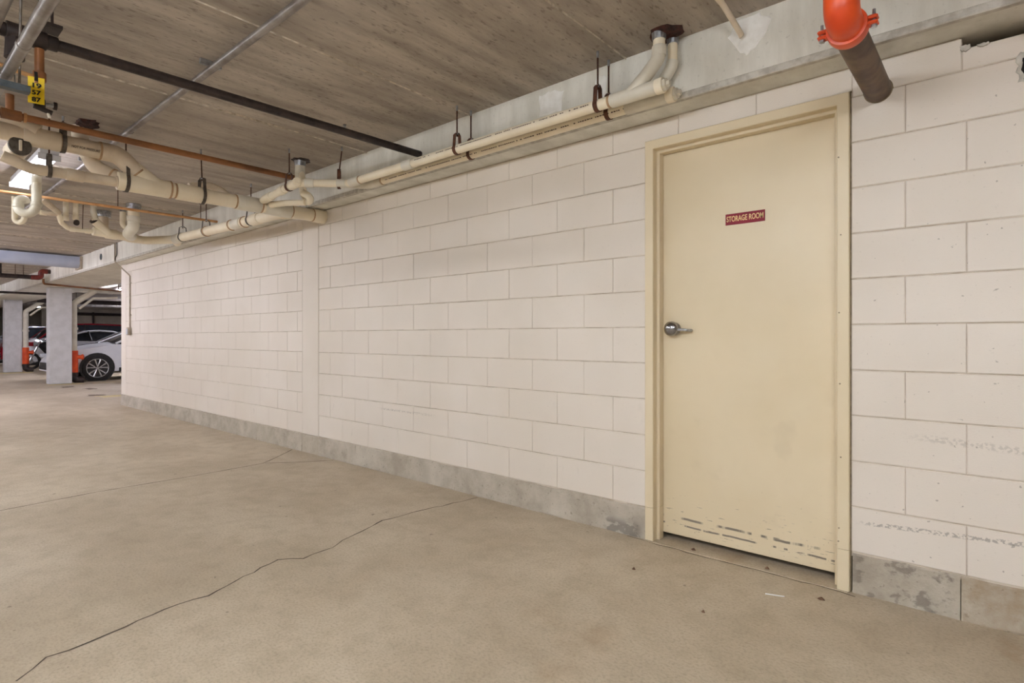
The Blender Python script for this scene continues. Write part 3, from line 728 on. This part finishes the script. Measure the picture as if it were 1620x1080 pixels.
# riser with sweep
tube('riser', [(-7.5, -.845, ZC-.004), (-7.5, -.845, 2.50)], .058, 'pvc', sr, 20)
hub((-7.5, -.845, 2.49), (0, 0, 1), .064, .06, sr, 'pvc_white')
tube('sweep_bend', [(-7.5, -.845, 2.50), (-7.5, -.845, 2.40), (-7.72, -.84, 2.35), (-7.95, -.75, 2.36)], .060, 'pvc_white', sr, 18, .1)
G().tube([(-7.5, -.845, ZC-.065), (-7.5, -.845, ZC-.002)], [.072, .074], 16).make('metal_collar', 'galvanised', sr)
tube('thin_riser', [(-7.85, -.86, ZC-.004), (-7.85, -.86, 2.46), (-7.80, -.78, 2.40)], .030, 'pvc', sr, 14, .06)
G().tube([(-7.85, -.86, ZC-.04), (-7.85, -.86, ZC-.001)], .033, 12).make('metal_collar', 'galvanised', sr)
tube('rear_riser', [(-8.2, -.965, ZC-.004), (-8.2, -.965, 2.38)], .050, 'pvc_dusty', sr, 18)
G().tube([(-8.2, -.965, ZC-.07), (-8.2, -.965, ZC-.002)], [.074, .078], 16).make('metal_collar', 'galvanised', sr)
ca = tube('angled_stub', [(-7.98, -.97, 2.365), (-7.93, -1.12, 2.49)], .047, 'pvc', sr, 18)
G().tube([(-7.932, -1.114, 2.485), (-7.927, -1.128, 2.497)], .049, 18).make('black_cap', 'black_steel', ca)
G().tube([(-7.927, -1.128, 2.4972), (-7.924, -1.138, 2.505)], .018, 14).make('cap_nut', 'pvc', ca)
tube('short_riser', [(-7.88, -1.14, ZC-.004), (-7.88, -1.14, 2.58), (-7.86, -1.12, 2.49)], .030, 'pvc_white', sr, 14)
tube('feed_pipe', [(-8.0, -1.10, 2.37), (-8.05, -1.33, 2.375), (-7.95, -1.42, 2.42), (-7.9, -1.45, 2.50), (-7.9, -1.46, 2.52)], .026, 'pvc', sr, 14, .08)
for y in (-1.16, -1.30): hub((-8.03, y, 2.373), (.1, 1, 0), .031, .05, sr, 'pvc')
tube('trap_arm', [(-7.9, -1.46, 2.50), (-7.95, -1.72, 2.505)], .024, 'pvc_dusty', sr, 14)
hub((-7.93, -1.58, 2.503), (.1, 1, 0), .029, .06, sr, 'pvc')
tube('trap', [(-8.05, -1.80, ZC-.004), (-8.05, -1.80, 2.40), (-8.03, -1.765, 2.375), (-8.0, -1.735, 2.40), (-7.97, -1.71, 2.505)], .027, 'pvc', sr, 14, .04)
tube('diagonal_arm', [(-7.88, -1.46, 2.52), (-7.1, -1.74, 2.50)], .030, 'pvc_dusty', sr, 14)
for yy, zz in ((-1.295, 2.47), (-1.385, 2.45)):
    q = tube('stub_riser', [(-7.92, yy, ZC), (-7.92, yy, zz)], .026, 'pvc', sr, 14)
    hub((-7.92, yy, zz+.02), (0, 0, 1), .03, .05, sr, 'pvc')
G().tube([(-7.9, -1.29, 2.44), (-7.86, -1.30, 2.42)], .028, 14).make('black_cap', 'black_steel', sr)
G().tube([(-7.95, -1.22, ZC-.004), (-7.98, -1.22, 2.38)], .004, 6).make('support_rod', 'rust_rod', sr)
hanger(-7.42, yS, 2.338, R2, (1, 0, 0), 'wire loop hanger on the wall-side drain, far one', 'grey_clevis')
hanger(-6.72, yS, 2.322, R2, (1, 0, 0), 'wire loop hanger on the wall-side drain, middle one', 'grey_clevis')
hanger(-5.62, yS, 2.296, R2, (1, 0, 0), 'wire loop hanger on the wall-side drain beside the main pipe', 'grey_clevis')
# white hose trap hanging in front of the strip light
wt = empty('white_trap', (-5.5, -2.05, 2.05), 'glossy white plastic trap hanging under the strip light', 'pipe')
tube('pipe', [(-4.93, -2.10, 2.262), (-5.35, -2.045, 2.335), (-5.5019, -2.0272, 2.33), (-5.5019, -2.0271, 2.1295), (-5.5104, -2.0485, 2.0783), (-5.5274, -2.0869, 2.0612), (-5.5445, -2.1252, 2.0868), (-5.5616, -2.121, 2.1679), (-5.5701, -2.0869, 2.1807), (-5.5786, -2.0741, 2.1551)], .031, 'pvc_white', wt, 16, .043)
hub((-5.5019, -2.0271, 2.1423), (0, 0, 1), .036, .026, wt, 'pvc_white'); hub((-5.5488, -2.1252, 2.121), (0, 0, 1), .035, .026, wt, 'pvc_white')

# ---------------------------------------------------------------- steel and conduit lines under the slab
bp = empty('brown_sprinkler_pipe', (-4.7, -1.3, 2.54), 'long orange-brown iron pipe crossing above the drains', 'pipe')
tube('pipe', [(-4.7, -2.36, 2.536), (-4.7, -.30, 2.54)], .023, 'brown_pipe', bp, 16)
hub((-4.7, -2.28, 2.536), (0, 1, 0), .033, .10, bp, 'brown_pipe', 'tee'); G().tube([(-4.7, -2.22, 2.536), (-4.7, -2.205, 2.536)], .030, 14).make('tee_lip', 'copper', bp)
tube('vertical_leg', [(-4.7, -2.285, 2.54), (-4.7, -2.285, ZC-.001)], .022, 'brown_pipe', bp, 14)
tube('side_leg', [(-4.7, -2.30, 2.536), (-4.7, -2.6, 2.52)], .023, 'brown_pipe', bp, 14)
tube('wall_leg', [(-4.7, -.32, 2.54), (-4.72, -.2, 2.541), (-4.72, YB+.02, 2.541)], .023, 'brown_pipe', bp, 14)
dp = empty('black_sprinkler_pipe', (-3.28, -1.3, 2.49), 'straight dark steel sprinkler pipe ending at the beam', 'pipe')
tube('pipe', [(-3.27, -2.38, 2.475), (-3.27, YB+.01, 2.50)], .025, 'black_steel', dp, 16)
hub((-3.27, -2.42, 2.475), (0, 1, 0), .040, .14, dp, 'black_steel', 'tee')
tube('left_leg', [(-3.27, -2.48, 2.475), (-3.27, -3.6, 2.47)], .030, 'black_steel', dp, 14)
hub((-3.27, -2.335, 2.477), (0, 1, 0), .033, .05, dp, 'black_steel', 'coupling')
G().tube([(-3.27, -2.46, 2.48), (-3.27, -2.46, 2.36)], [.03, .036], 14).make('valve_body', 'black_steel', dp)
G().box(-3.32, -3.22, -2.36, -2.30, 2.535, 2.55).box(-3.275, -3.265, -2.335, -2.325, 2.55, ZC).make('support_clamp', 'black_steel', dp)
dr = empty('sprinkler_drop', (-3.27, -2.375, 2.2), 'rusty orange drop pipe with test valve behind the yellow tag', 'pipe')
tube('pipe', [(-3.27, -2.375, 2.434), (-3.27, -2.375, 2.20)], .018, 'brown_pipe', dr, 14)
hub((-3.27, -2.375, 2.31), (0, 0, 1), .025, .04, dr, 'brown_pipe'); hub((-3.27, -2.375, 2.19), (0, 0, 1), .022, .04, dr, 'black_steel', 'valve')
G().tube([(-3.27, -2.37, 2.19), (-3.27, -2.32, 2.195)], .009, 10).make('valve_stem', 'galvanised', dr)
G().lathe([(.018, 0), (.018, .012)], (-3.27, -2.325, 2.195), (0, 1, 0), 10).make('valve_handle', 'black_steel', dr)
G().tube([(-3.24, -2.40, 2.165), (-3.24, -2.335, 2.150)], .011, 10).make('lever_arm', 'black_steel', dr)
G().tube([(-3.24, -2.35, 2.15), (-3.235, -2.345, 2.125)], .006, 8).make('drain_tip', 'pvc_white', dr)
tube('cross_leg', [(-3.27, -2.375, 2.30), (-3.27, -2.62, 2.33)], .010, 'copper', dr, 10)
yt = empty('number_tag', (-3.235, -2.39, 2.23), 'yellow tag with black numbers hanging from the sprinkler drop', 'tag')
def rotz(v, c, a):
    x, y = v[0]-c[0], v[1]-c[1]; return (c[0]+x*math.cos(a)-y*math.sin(a), c[1]+x*math.sin(a)+y*math.cos(a), v[2])
AT = math.radians(74); TC = (-3.226, -2.393)
g = G().box(TC[0]-.0285, TC[0]-.007, TC[1]-.0015, TC[1]+.0015, 2.262, 2.288).box(TC[0]+.007, TC[0]+.0285, TC[1]-.0015, TC[1]+.0015, 2.262, 2.288).box(TC[0]-.0285, TC[0]+.0285, TC[1]-.0015, TC[1]+.0015, 2.172, 2.262)
g.v = [rotz(p, TC, AT) for p in g.v]; g.make('plate', 'yellow_tag', yt)
RT = Matrix.Rotation(AT, 3, 'Z') @ RY
nrm = Vector((math.sin(AT), -math.cos(AT), 0))
for i, s in enumerate(('19', '57', '87')):
    text('number', s, .027, tuple(Vector((TC[0], TC[1], 2.250-.031*i))+nrm*.0025), RT, 'black_ink', yt, .031, off=.0009)
G().ribbon([(TC[0]-.008, TC[1], 2.315), (TC[0], TC[1], 2.29), (TC[0], TC[1], 2.272)], .012, .002, (0, 1, 0)).make('tie', 'black_ink', yt)
ga = empty('conduit', (-3.5, -1.63, 2.62), 'straight grey steel conduit strapped under the ceiling, right of the sprinkler tag', 'conduit', 'grey conduits under the slab')
tube('pipe', [(1.2, -1.632, 2.612), (-8.5, -1.645, 2.612)], .020, 'grey_conduit', ga, 16)
for x in (-4.72, -2.1, -7.2): hub((x, -1.637, 2.612), (1, 0, 0), .0235, .06, ga, 'grey_conduit')
for x in (-3.3, -5.9): G().box(x-.012, x+.012, -1.69, -1.58, 2.634, ZC).make('strap', 'galvanised', ga)
gb = empty('conduit', (-3.0, -2.42, 2.42), 'thick grey conduit hung below the dark sprinkler pipe by the yellow tag', 'conduit', 'grey conduits under the slab')
tube('pipe', [(-1.75, -2.5, ZC-.004), (-1.75, -2.502, 2.225), (-4.6, -2.515, 2.225)], .021, 'grey_conduit', gb, 16, .12)  # upturned end out of view is made up, sparing the wall its shadow
hub((-2.75, -2.507, 2.225), (1, 0, 0), .0235, .03, gb, 'grey_conduit')
gc = empty('conduit', (-2.2, -2.6, 2.46), 'grey conduit cutting the top left corner of the view', 'conduit', 'grey conduits under the slab')
tube('pipe', [(-1.85, -2.588, ZC-.004), (-1.85, -2.59, 2.26), (-4.6, -2.60, 2.26)], .021, 'grey_conduit', gc, 16, .12)  # unseen rise at this end is invented to keep its shadow off the door
su = empty('strut_channel', (-3.1, -2.5, 2.17), 'dark grey steel strut carrying conduits in front of the yellow tag', 'bracket')
G().box(-3.12, -3.08, -2.75, -2.434, 2.165, 2.169).box(-3.12, -3.115, -2.75, -2.434, 2.169, 2.192).box(-3.085, -3.08, -2.75, -2.434, 2.169, 2.192).make('channel', 'strut_steel', su)
for y, z in ((-2.508, 2.225), (-2.594, 2.26)):
    G().ribbon([(-3.1, y-.026, 2.18), (-3.1, y-.026, z), (-3.1, y-.018, z+.018), (-3.1, y, z+.025), (-3.1, y+.018, z+.018), (-3.1, y+.026, z), (-3.1, y+.026, 2.18)], .02, .003, (1, 0, 0)).make('clamp', 'galvanised', su)
G().tube([(-3.1, -2.468, 2.17), (-3.1, -2.462, ZC-.001)], .005, 8).make('threaded_rod', 'grey_conduit', su)
# thin copper line
cp = empty('copper_line', (-6.9, -1.1, 2.48), 'thin copper line below the strip light and white trap', 'pipe')
tube('pipe', [(-6.9, -2.6, 2.468), (-6.9, YB+.01, 2.482)], .014, 'copper', cp, 12)
for y in (-1.15, -.35): G().tube([(-6.9, y, 2.49), (-6.9, y, ZC-.001)], .004, 6).make('support_rod', 'rust_rod', cp)
# loose anchors left in the slab
for i, (x, y, lab) in enumerate(((-3.55, -.63, 'lone silver anchor stub in the ceiling left of the dark pipe end'), (-6.0, -1.2, 'lone silver anchor stub in the ceiling above the main drain'))):
    a = G().tube([(x, y, ZC-.03), (x, y, ZC-.001)], .006, 8).lathe([(.011, -.012), (.011, 0)], (x, y, ZC), (0, 0, 1), 10).make('ceiling_anchor', 'galvanised'); tag(a, lab, 'anchor')
# plastic tube stub at the ceiling
ts = empty('tube_stub', (-.93, -.25, 2.6), 'thin beige plastic tube poking from the ceiling beside the white patch', 'pipe')
tube('tube', [(-.96, -.62, 2.655), (-.945, -.36, 2.64), (-.925, -.22, 2.575), (-.92, -.19, 2.558)], .013, 'pvc_dusty', ts, 12, .15)
G().tube([(-.9203, -.1905, 2.5583), (-.9195, -.189, 2.5575)], .014, 12).make('tube_rim', 'outlet_grey', ts)

# ---------------------------------------------------------------- orange grooved elbow and steel pipe into the wall
op = empty('sprinkler_main', (-.402, -.3, 2.2), 'bare steel sprinkler main with bright orange grooved elbow above the door', 'pipe')
oz, ox, oy, orr = 2.215, -.402, -.655, .051
q = tube('steel_pipe', [(ox, oy+.01, oz), (ox, .004, oz)], orr, 'bare_steel', op, 32)
tube('elbow', [(ox, oy-.005, oz), (ox, oy-.10, oz), (ox, oy-.10, ZC-.004)], orr+.003, 'orange_paint', op, 32, .095)
cpl = G().lathe([(orr+.004, -.024), (orr+.012, -.022), (orr+.014, -.01), (orr+.014, .01), (orr+.012, .022), (orr+.004, .024)], (ox, oy, oz), (0, 1, 0), 36).make('coupling', 'orange_paint', op, True)
for s in (-1, 1):
    for dz in (-.0095, .0095):
        G().box(ox+s*.056, ox+s*.092, oy-.018, oy+.018, oz+dz-.006, oz+dz+.006, .004).make('coupling_ear', 'orange_paint', cpl)
    G().tube([(ox+s*.079, oy, oz-.020), (ox+s*.079, oy, oz+.038)], .005, 10).make('bolt', 'galvanised', cpl)
    G().lathe([(.010, 0), (.010, .008)], (ox+s*.079, oy, oz-.023), (0, 0, 1), 6).make('nut', 'galvanised', cpl)
G().lathe([(orr+.006, 0), (orr+.003, .004)], (ox, .002, oz), (0, -1, 0), 28).make('wall_gap', 'frame_gap', op)
o2 = empty('sprinkler_coupling', (.13, -.24, 2.3), 'orange coupling end with a silver bolt at the top right edge', 'pipe')
tube('pipe', [(.17, -.26, 2.34), (.17, .0, 2.34)], .041, 'orange_paint', o2, 24)
G().lathe([(.049, -.026), (.060, -.02), (.060, .02), (.049, .026)], (.17, -.25, 2.34), (0, 1, 0), 24).make('coupling', 'orange_paint', o2, True)
G().box(.065, .12, -.27, -.23, 2.335, 2.36, .004).make('coupling_ear', 'orange_paint', o2)
G().lathe([(.011, 0), (.011, .02), (.007, .022), (.007, .05)], (.083, -.25, 2.335), (0, 0, -1), 10).make('bolt', 'galvanised', o2, True)

# ---------------------------------------------------------------- conduit with outlet box near the wall corner
oc = empty('outlet_conduit', (-10.72, 0, 1.3), 'thin beige conduit dropping to a grey outlet box by the wall corner', 'conduit')
tube('conduit', [(-10.86, YB-.012, ZC), (-10.86, YB-.012, 2.36), (-10.72, -.012, 2.14), (-10.72, -.012, 1.30)], .010, 'outlet_grey', oc, 10, .05)
for z in (2.02, 1.5): box('strap', (-10.77, -10.67, -.012, -.002, z-.01, z+.01), 'outlet_grey', oc)
ob = box('outlet_box', (-10.77, -10.67, -.05, -.002, 1.17, 1.30), 'outlet_grey', oc, .008)
box('cover', (-10.758, -10.682, -.058, -.05, 1.185, 1.275), 'fixture_white', ob, .003)
bj = empty('beam_conduit', (-10.9, YB, 2.5), 'black cable bent around the beam face by the wall corner', 'cable')
tube('cable', [(-10.75, YB-.012, ZC), (-10.75, YB-.012, 2.46), (-10.84, YB-.012, 2.42), (-10.84, YB-.012, 2.38)], .007, 'black_steel', bj, 8, .04)

# ---------------------------------------------------------------- dark red sprinkler line far left
rp = empty('red_sprinkler_pipe', (-15.6, -.6, 2.4), 'dark red sprinkler pipe with double elbow below the blue duct', 'pipe')
tube('pipe', [(-15.6, -3.0, 2.41), (-15.6, -.42, 2.415)], .045, 'black_steel', rp, 14)
tube('elbow', [(-15.6, -.50, 2.415), (-15.6, -.33, 2.415), (-15.6, -.33, 2.555), (-15.6, -.22, 2.555)], .052, 'red_pipe', rp, 16, .06)
tube('pipe_end', [(-15.6, -.25, 2.555), (-15.6, YB+.02, 2.555)], .045, 'black_steel', rp, 14)
tube('left_drop', [(-15.6, -1.02, 2.41), (-15.6, -1.02, ZC-.001)], .06, 'black_steel', rp, 14)
for y in (-.62, -.75): G().tube([(-15.6, y, 2.42), (-15.6, y, ZC-.001)], .006, 6).make('hanger_rod', 'rust_rod', rp)
bl = empty('brown_branch_line', (-16.5, .2, 2.3), 'thin brown pipe running under the beam to the far lamp', 'pipe')
tube('pipe', [(-15.9, -.24, 2.42), (-15.9, -.24, 2.31), (-16.6, .9, 2.305), (-17.4, 2.6, 2.30)], .022, 'brown_pipe', bl, 10, .05)
tube('lower_line', [(-19.5, -.6, 2.30), (-19.5, .9, 2.30)], .03, 'black_steel', bl, 10)

# ---------------------------------------------------------------- standpipes behind the columns
def standpipe(x, y, lab, k=1.0):
    e = empty('standpipe', (x, y, 0), lab, 'pipe', 'white standpipes behind the columns')
    tube('pipe', [(x, y, .78), (x, y, 1.98), (x+.1, y+.42, 2.32)], .070, 'pvc_white', e, 18, .1)
    hub((x, y, 1.35), (0, 0, 1), .09, .06, e, 'pvc_white')
    tube('orange_section', [(x, y, .24), (x, y, .80)], .09, 'orange_paint', e, 18)
    G().tube([(x, y, .18), (x, y, .26)], .096, 18).make('band', 'black_steel', e)
    tube('floor_elbow', [(x, y, .22), (x, y, .09), (x+.02, y+.2, .05)], .086, 'black_steel', e, 16, .08)
    w = G().tube([(x+.03, y+.05, .64), (x+.06, y+.17, .64)], .05, 14).make('valve_outlet', 'orange_paint', e, True)
    G().lathe([(.07, 0), (.07, .03), (.04, .05)], (x+.055, y+.15, .64), (.3, 1, 0), 14).make('valve_cap', 'orange_paint', w, True)
    tube('thin_leg', [(x+.05, y+.1, 1.85), (x+.1, y+.38, 2.12), (x+.1, y+.9, 2.16)], .03, 'pvc_white', e, 10)
standpipe(-17.5, .62, 'white standpipe with orange base beside the nearer column')
standpipe(-24.2, .70, 'white standpipe with orange base beside the farther column')
# ceiling pipes beyond the beam
for i, (x, z, r, m, lab) in enumerate(((-24.0, 2.35, .07, 'black_steel', 'dark pipe crossing low under the far parking ceiling'), (-19.2, 2.42, .05, 'pvc_white', 'white pipe crossing above the white sedan'), (-28.0, 2.45, .09, 'grey_conduit', 'grey duct pipe crossing the far parking ceiling'))):
    e = empty('ceiling_pipe', (x, 4, z), lab, 'pipe', 'pipes crossing the parking ceiling')
    tube('pipe', [(x, .97, z), (x, 8.15, z)], r, m, e, 14)
    for y in (1.8, 4.2, 6.6):
        hub((x, y, z), (0, 1, 0), r+.012, .12, e, m); G().tube([(x, y+.2, z), (x, y+.2, ZC-.001)], .008, 6).make('hanger_rod', 'rust_rod', e)
vb = empty('valve_riser', (-37.9, 5.6, 1.7), 'black valve piping on the distant pale cross wall', 'pipe')
tube('pipe', [(-37.9, 5.6, 2.5), (-37.9, 5.6, 1.75), (-37.9, 6.3, 1.75)], .05, 'black_steel', vb, 10, .08)
tube('header', [(-37.9, 3.6, 2.4), (-37.9, 7.9, 2.4)], .08, 'black_steel', vb, 10)

# ================================================================== VEHICLES
def lerp(a, b, t): return a+(b-a)*t
def interp(tab, s):
    for (a, va), (b, vb) in zip(tab[:-1], tab[1:]):
        if s <= b: return lerp(va, vb, (s-a)/(b-a) if b > a else 0)
    return tab[-1][1]
def car(cx, y0, d, paint, label, top, roof, cowl, L=4.75, Wd=1.84, belt=.98, wr=.335, suv=False):
    """length runs along Y from nose at y0 in direction d (+1: nose faces -Y)."""
    e = empty('car', (cx, y0+d*L/2, 0), label, 'car', 'parked cars beyond the columns')
    hw = Wd/2; Y = lambda s: y0+d*s
    if suv: hood = [(0, .55), (.08, .80), (.25, .98), (1.2, 1.08), (L-.5, 1.12), (L-.08, 1.05), (L, .7)]
    else: hood = [(0, .48), (.08, .66), (.3, .80), (1.35, belt), (L-1.1, belt+.06), (L-.1, belt+.02), (L, .62)]
    wid = [(0, .70), (.12, .86), (.45, .97), (1.0, 1.0), (L-1.0, 1.0), (L-.3, .95), (L, .76)]
    N = 34; v = []; f = []; K = 11
    for i in range(N+1):
        s = L*i/N; h = interp(hood, s); w = hw*interp(wid, s); zb = .24 if .3 < s < L-.3 else .26
        c = [(-w*.98, zb), (-w, zb+.12), (-w, h*.62), (-w*.985, h*.84), (-w*.93, h*.965), (0, h+.03)]
        row = c+[(-x, z) for x, z in reversed(c[:-1])]
        v += [(cx+x, Y(s), z) for x, z in row]
        if i:
            for k in range(K-1): f.append(((i-1)*K+k, (i-1)*K+k+1, i*K+k+1, i*K+k))
            f.append(((i-1)*K+K-1, (i-1)*K, i*K, i*K+K-1))
    f += [tuple(range(K)), tuple(range(N*K+K-1, N*K-1, -1))]
    obj('body', v, f, paint, e, True)
    # greenhouse: stations (s, z, halfwidth)
    gs = [(cowl, interp(hood, cowl)+.005, hw*.90), (lerp(cowl, roof[0], .5), lerp(interp(hood, cowl), top, .56), hw*.82), (roof[0], top-.03, hw*.70), ((roof[0]+roof[1])/2, top, hw*.69), (roof[1], top-.04, hw*.68), (L-.45 if not suv else L-.12, interp(hood, L-.45)+.01, hw*.82)]
    zb = lambda s: interp(hood, s)-.01
    side = {}
    for sg_ in (-1, 1):
        v = []; f = []
        for s, z, w in gs: v += [(cx+sg_*hw*.935, Y(s), zb(s)-.02), (cx+sg_*w*1.0, Y(s), z-.03)]
        for i in range(len(gs)-1): f.append((2*i, 2*i+1, 2*i+3, 2*i+2))
        obj('side_window', v, f, 'car_glass', e)
        v = [(cx+sg_*(w+.004), Y(s), z-.02) for s, z, w in gs]; P = [Vector(p) for p in v]
        G().tube(fillet(P, .25, 4), .034, 8).make('roof_rail', paint, e, True)
        m = lerp(cowl, roof[0], 1.0)+.75
        G().tube([(cx+sg_*hw*.935, Y(m), zb(m)-.02), (cx+sg_*hw*.71, Y(m+.05), top-.05)], .035, 6).make('door_pillar', 'car_trim', e)
        # mirror, handle, lamp
        G().lathe([(.03, -.09), (.075, -.06), (.085, .02), (.06, .08), (.02, .1)], (cx+sg_*(hw+.07), Y(cowl+.35), belt+.05 if not suv else 1.14), (sg_, .2, 0), 12).make('mirror', paint, e, True)
        G().box(cx+sg_*hw*.62, cx+sg_*hw*.9, Y(.02 if not suv else .05), Y(.30), .60 if not suv else .74, .70 if not suv else .86, .02).make('headlight', 'lamp_clear', e)
        G().box(cx+sg_*hw*.55, cx+sg_*hw*.98, Y(L-.34), Y(L-.005), .82, .96, .02).make('taillight', 'tail_red', e)
        for ws in (.92, L-1.0):
            wy_ = Y(ws); xo = cx+sg_*hw
            G().lathe([(wr+.05, 0), (wr+.05, .012)], (xo-sg_*.006, wy_, wr+.01), (sg_, 0, 0), 28).make('wheel_arch', 'car_trim', e)
            ti = G().lathe([(wr*.70, -.18), (wr-.02, -.18), (wr, -.16), (wr, .012), (wr-.02, .028), (wr*.74, .032), (wr*.70, .02)], (xo, wy_, wr), (sg_, 0, 0), 30).make('wheel', 'tyre', e, True)
            G().lathe([(wr*.69, 0), (wr*.69, .006)], (xo+sg_*.018, wy_, wr), (sg_, 0, 0), 28).make('brake_disc', 'rim_dark', ti)
            for k in range(5):
                a0 = 2*math.pi*k/5+.3; g = G()
                for da in (-.17, .17):
                    a1 = a0+da*1.6; ca = Vector((0, math.cos(a1), math.sin(a1))); cb = Vector((0, math.cos(a0), math.sin(a0)))
                    o = Vector((xo+sg_*.03, wy_, wr)); g.tube([o+cb*wr*.10, o+ca*wr*.71], [.014, .022], 6)
                g.make('spoke', 'rim', ti)
            g = G(); g.tube([Vector((xo+sg_*.028, wy_+math.cos(a)*wr*.71, wr+math.sin(a)*wr*.71)) for a in [2*math.pi*q/28 for q in range(29)]], .012, 6, False).make('rim_ring', 'rim', ti, True)
            G().lathe([(.04, 0), (.03, .02)], (xo+sg_*.025, wy_, wr), (sg_, 0, 0), 12).make('hub_cap', 'rim', ti)
        G().box(cx+sg_*(hw*.985), cx+sg_*(hw+.004), Y(1.4), Y(L-1.45), .24, .33, .01).make('sill', 'car_trim', e)
    # windshield, rear glass, roof
    def quad(nm, i, j, mat, lift=0.0):
        v = []; f = []
        for s, z, w in gs[i:j+1]:
            for q in (-1, -.5, 0, .5, 1): v.append((cx+q*w, Y(s), z+lift+.02*(1-q*q)))
        for a in range(j-i):
            for k in range(4): f.append((a*5+k, a*5+k+1, a*5+k+6, a*5+k+5))
        obj(nm, v, f, mat, e, True)
    quad('windshield', 0, 2, 'car_glass'); quad('roof', 2, 4, paint); quad('rear_window', 4, 5, 'car_glass')
    G().box(cx-hw*.6, cx+hw*.6, Y(-.01), Y(.12), .30, .50, .03).make('grille', 'car_trim', e)
    G().box(cx-hw*.8, cx+hw*.8, Y(L-.1), Y(L+.01), .28, .46, .03).make('rear_bumper', 'car_trim', e)
    return e
car(-18.69, .25, 1, 'car_white', 'white sedan with dark five-spoke wheel just past the wall corner', 1.42, (2.35, 3.35), 1.35)
car(-22.3, 1.05, 1, 'car_silver', 'silver car parked behind the white sedan', 1.45, (2.3, 3.4), 1.30)
car(-27.2, 5.8, -1, 'car_white', 'white car with red tail lamps between the two columns', 1.40, (2.1, 3.0), 1.35, L=4.7)
car(-30.6, .8, 1, 'car_red', 'red sport utility car with dark windows behind the white tail', 1.72, (1.9, 4.2), 1.15, L=4.7, Wd=1.9, wr=.36, suv=True)
car(-33.9, .15, 1, 'car_silver', 'silver car cut off at the left edge of view', 1.62, (1.9, 4.1), 1.15, L=4.6, wr=.35, suv=True)

# motorcycle
mc = empty('motorcycle', (-25.4, 1.6, 0), 'black motorcycle parked in front of the white car tail', 'motorcycle')
mx, my = -25.4, .98
for dy in (0, 1.35):
    w = G().tube([Vector((mx, my+dy+math.cos(a)*.27, .31+math.sin(a)*.27)) for a in [2*math.pi*q/24 for q in range(25)]], .045, 8, False).make('wheel', 'tyre', mc, True)
    G().lathe([(.10, -.03), (.10, .03)], (mx, my+dy, .31), (1, 0, 0), 14).make('wheel_hub', 'rim', w)
tube('fork', [(mx+.06, my, .31), (mx+.06, my+.18, .72), (mx+.06, my+.28, 1.0)], .028, 'rim', mc, 8)
tube('frame', [(mx, my+.25, .85), (mx, my+.55, .45), (mx, my+1.0, .45), (mx, my+1.35, .31)], .04, 'car_trim', mc, 8)
G().lathe([(.06, -.3), (.15, -.18), (.17, .02), (.13, .22), (.05, .3)], (mx, my+.55, .80), (0, 1, -.15), 14).make('fuel_tank', 'car_trim', mc, True)
G().lathe([(.05, -.28), (.12, -.2), (.13, .15), (.05, .3)], (mx, my+1.02, .76), (0, 1, .1), 12).make('seat', 'tyre', mc, True)
G().lathe([(.12, -.14), (.17, -.05), (.17, .1), (.1, .16)], (mx, my+.65, .45), (1, 0, 0), 12).make('engine', 'rim_dark', mc, True)
G().lathe([(.09, 0), (.085, .03), (.05, .10)], (mx, my+.12, .92), (0, 1, 0), 14).make('headlamp', 'lamp_clear', mc, True)
tube('handlebar', [(mx-.36, my+.38, 1.04), (mx-.1, my+.28, 1.04), (mx+.1, my+.28, 1.04), (mx+.36, my+.38, 1.04)], .014, 'rim', mc, 8)
G().lathe([(.09, 0), (.11, .05), (.09, .36)], (mx+.24, my+1.0, .58), (0, 1, .05), 12).make('saddle_bag', 'car_trim', mc, True)
tube('exhaust', [(mx+.14, my+.5, .33), (mx+.16, my+1.45, .35)], .04, 'rim', mc, 10)

# ================================================================== LITTER ON THE FLOOR
g = G().box(-.79, -.713, -.268, -.262, .001, .004); c = (-.75, -.265); g.v = [rotz(p, c, .35) for p in g.v]
tag(g.make('paper_scrap', 'paper'), 'thin white paper strip on the floor before the door', 'litter')
for i, (x, y, s, lab) in enumerate(((-.588, -.173, .016, 'small curled brown leaf by the right door jamb'), (-1.235, .0, .014, 'small brown leaf on the threshold near the left jamb'), (-.862, -.0, .012, 'brown leaf bit at the middle of the threshold'), (-1.36, -.42, .010, 'dark crumb on the floor left of the door'), (-.93, -.62, .008, 'tiny dark crumb on open floor before the paper strip'))):
    zz = .0065 if y > -.02 else .0
    v = [(x-s, y, zz+.001), (x-s*.2, y-s*.6, zz+.006), (x+s, y-s*.1, zz+.002), (x+s*.1, y+s*.6, zz+.008), (x, y, zz+.012)]
    tag(obj('dead_leaf', v+[(p[0], p[1], zz) for p in v[:4]], [(0, 1, 4), (1, 2, 4), (2, 3, 4), (3, 0, 4), (0, 5, 6, 1), (1, 6, 7, 2), (2, 7, 8, 3), (3, 8, 5, 0)], 'dead_leaf'), lab, 'litter')
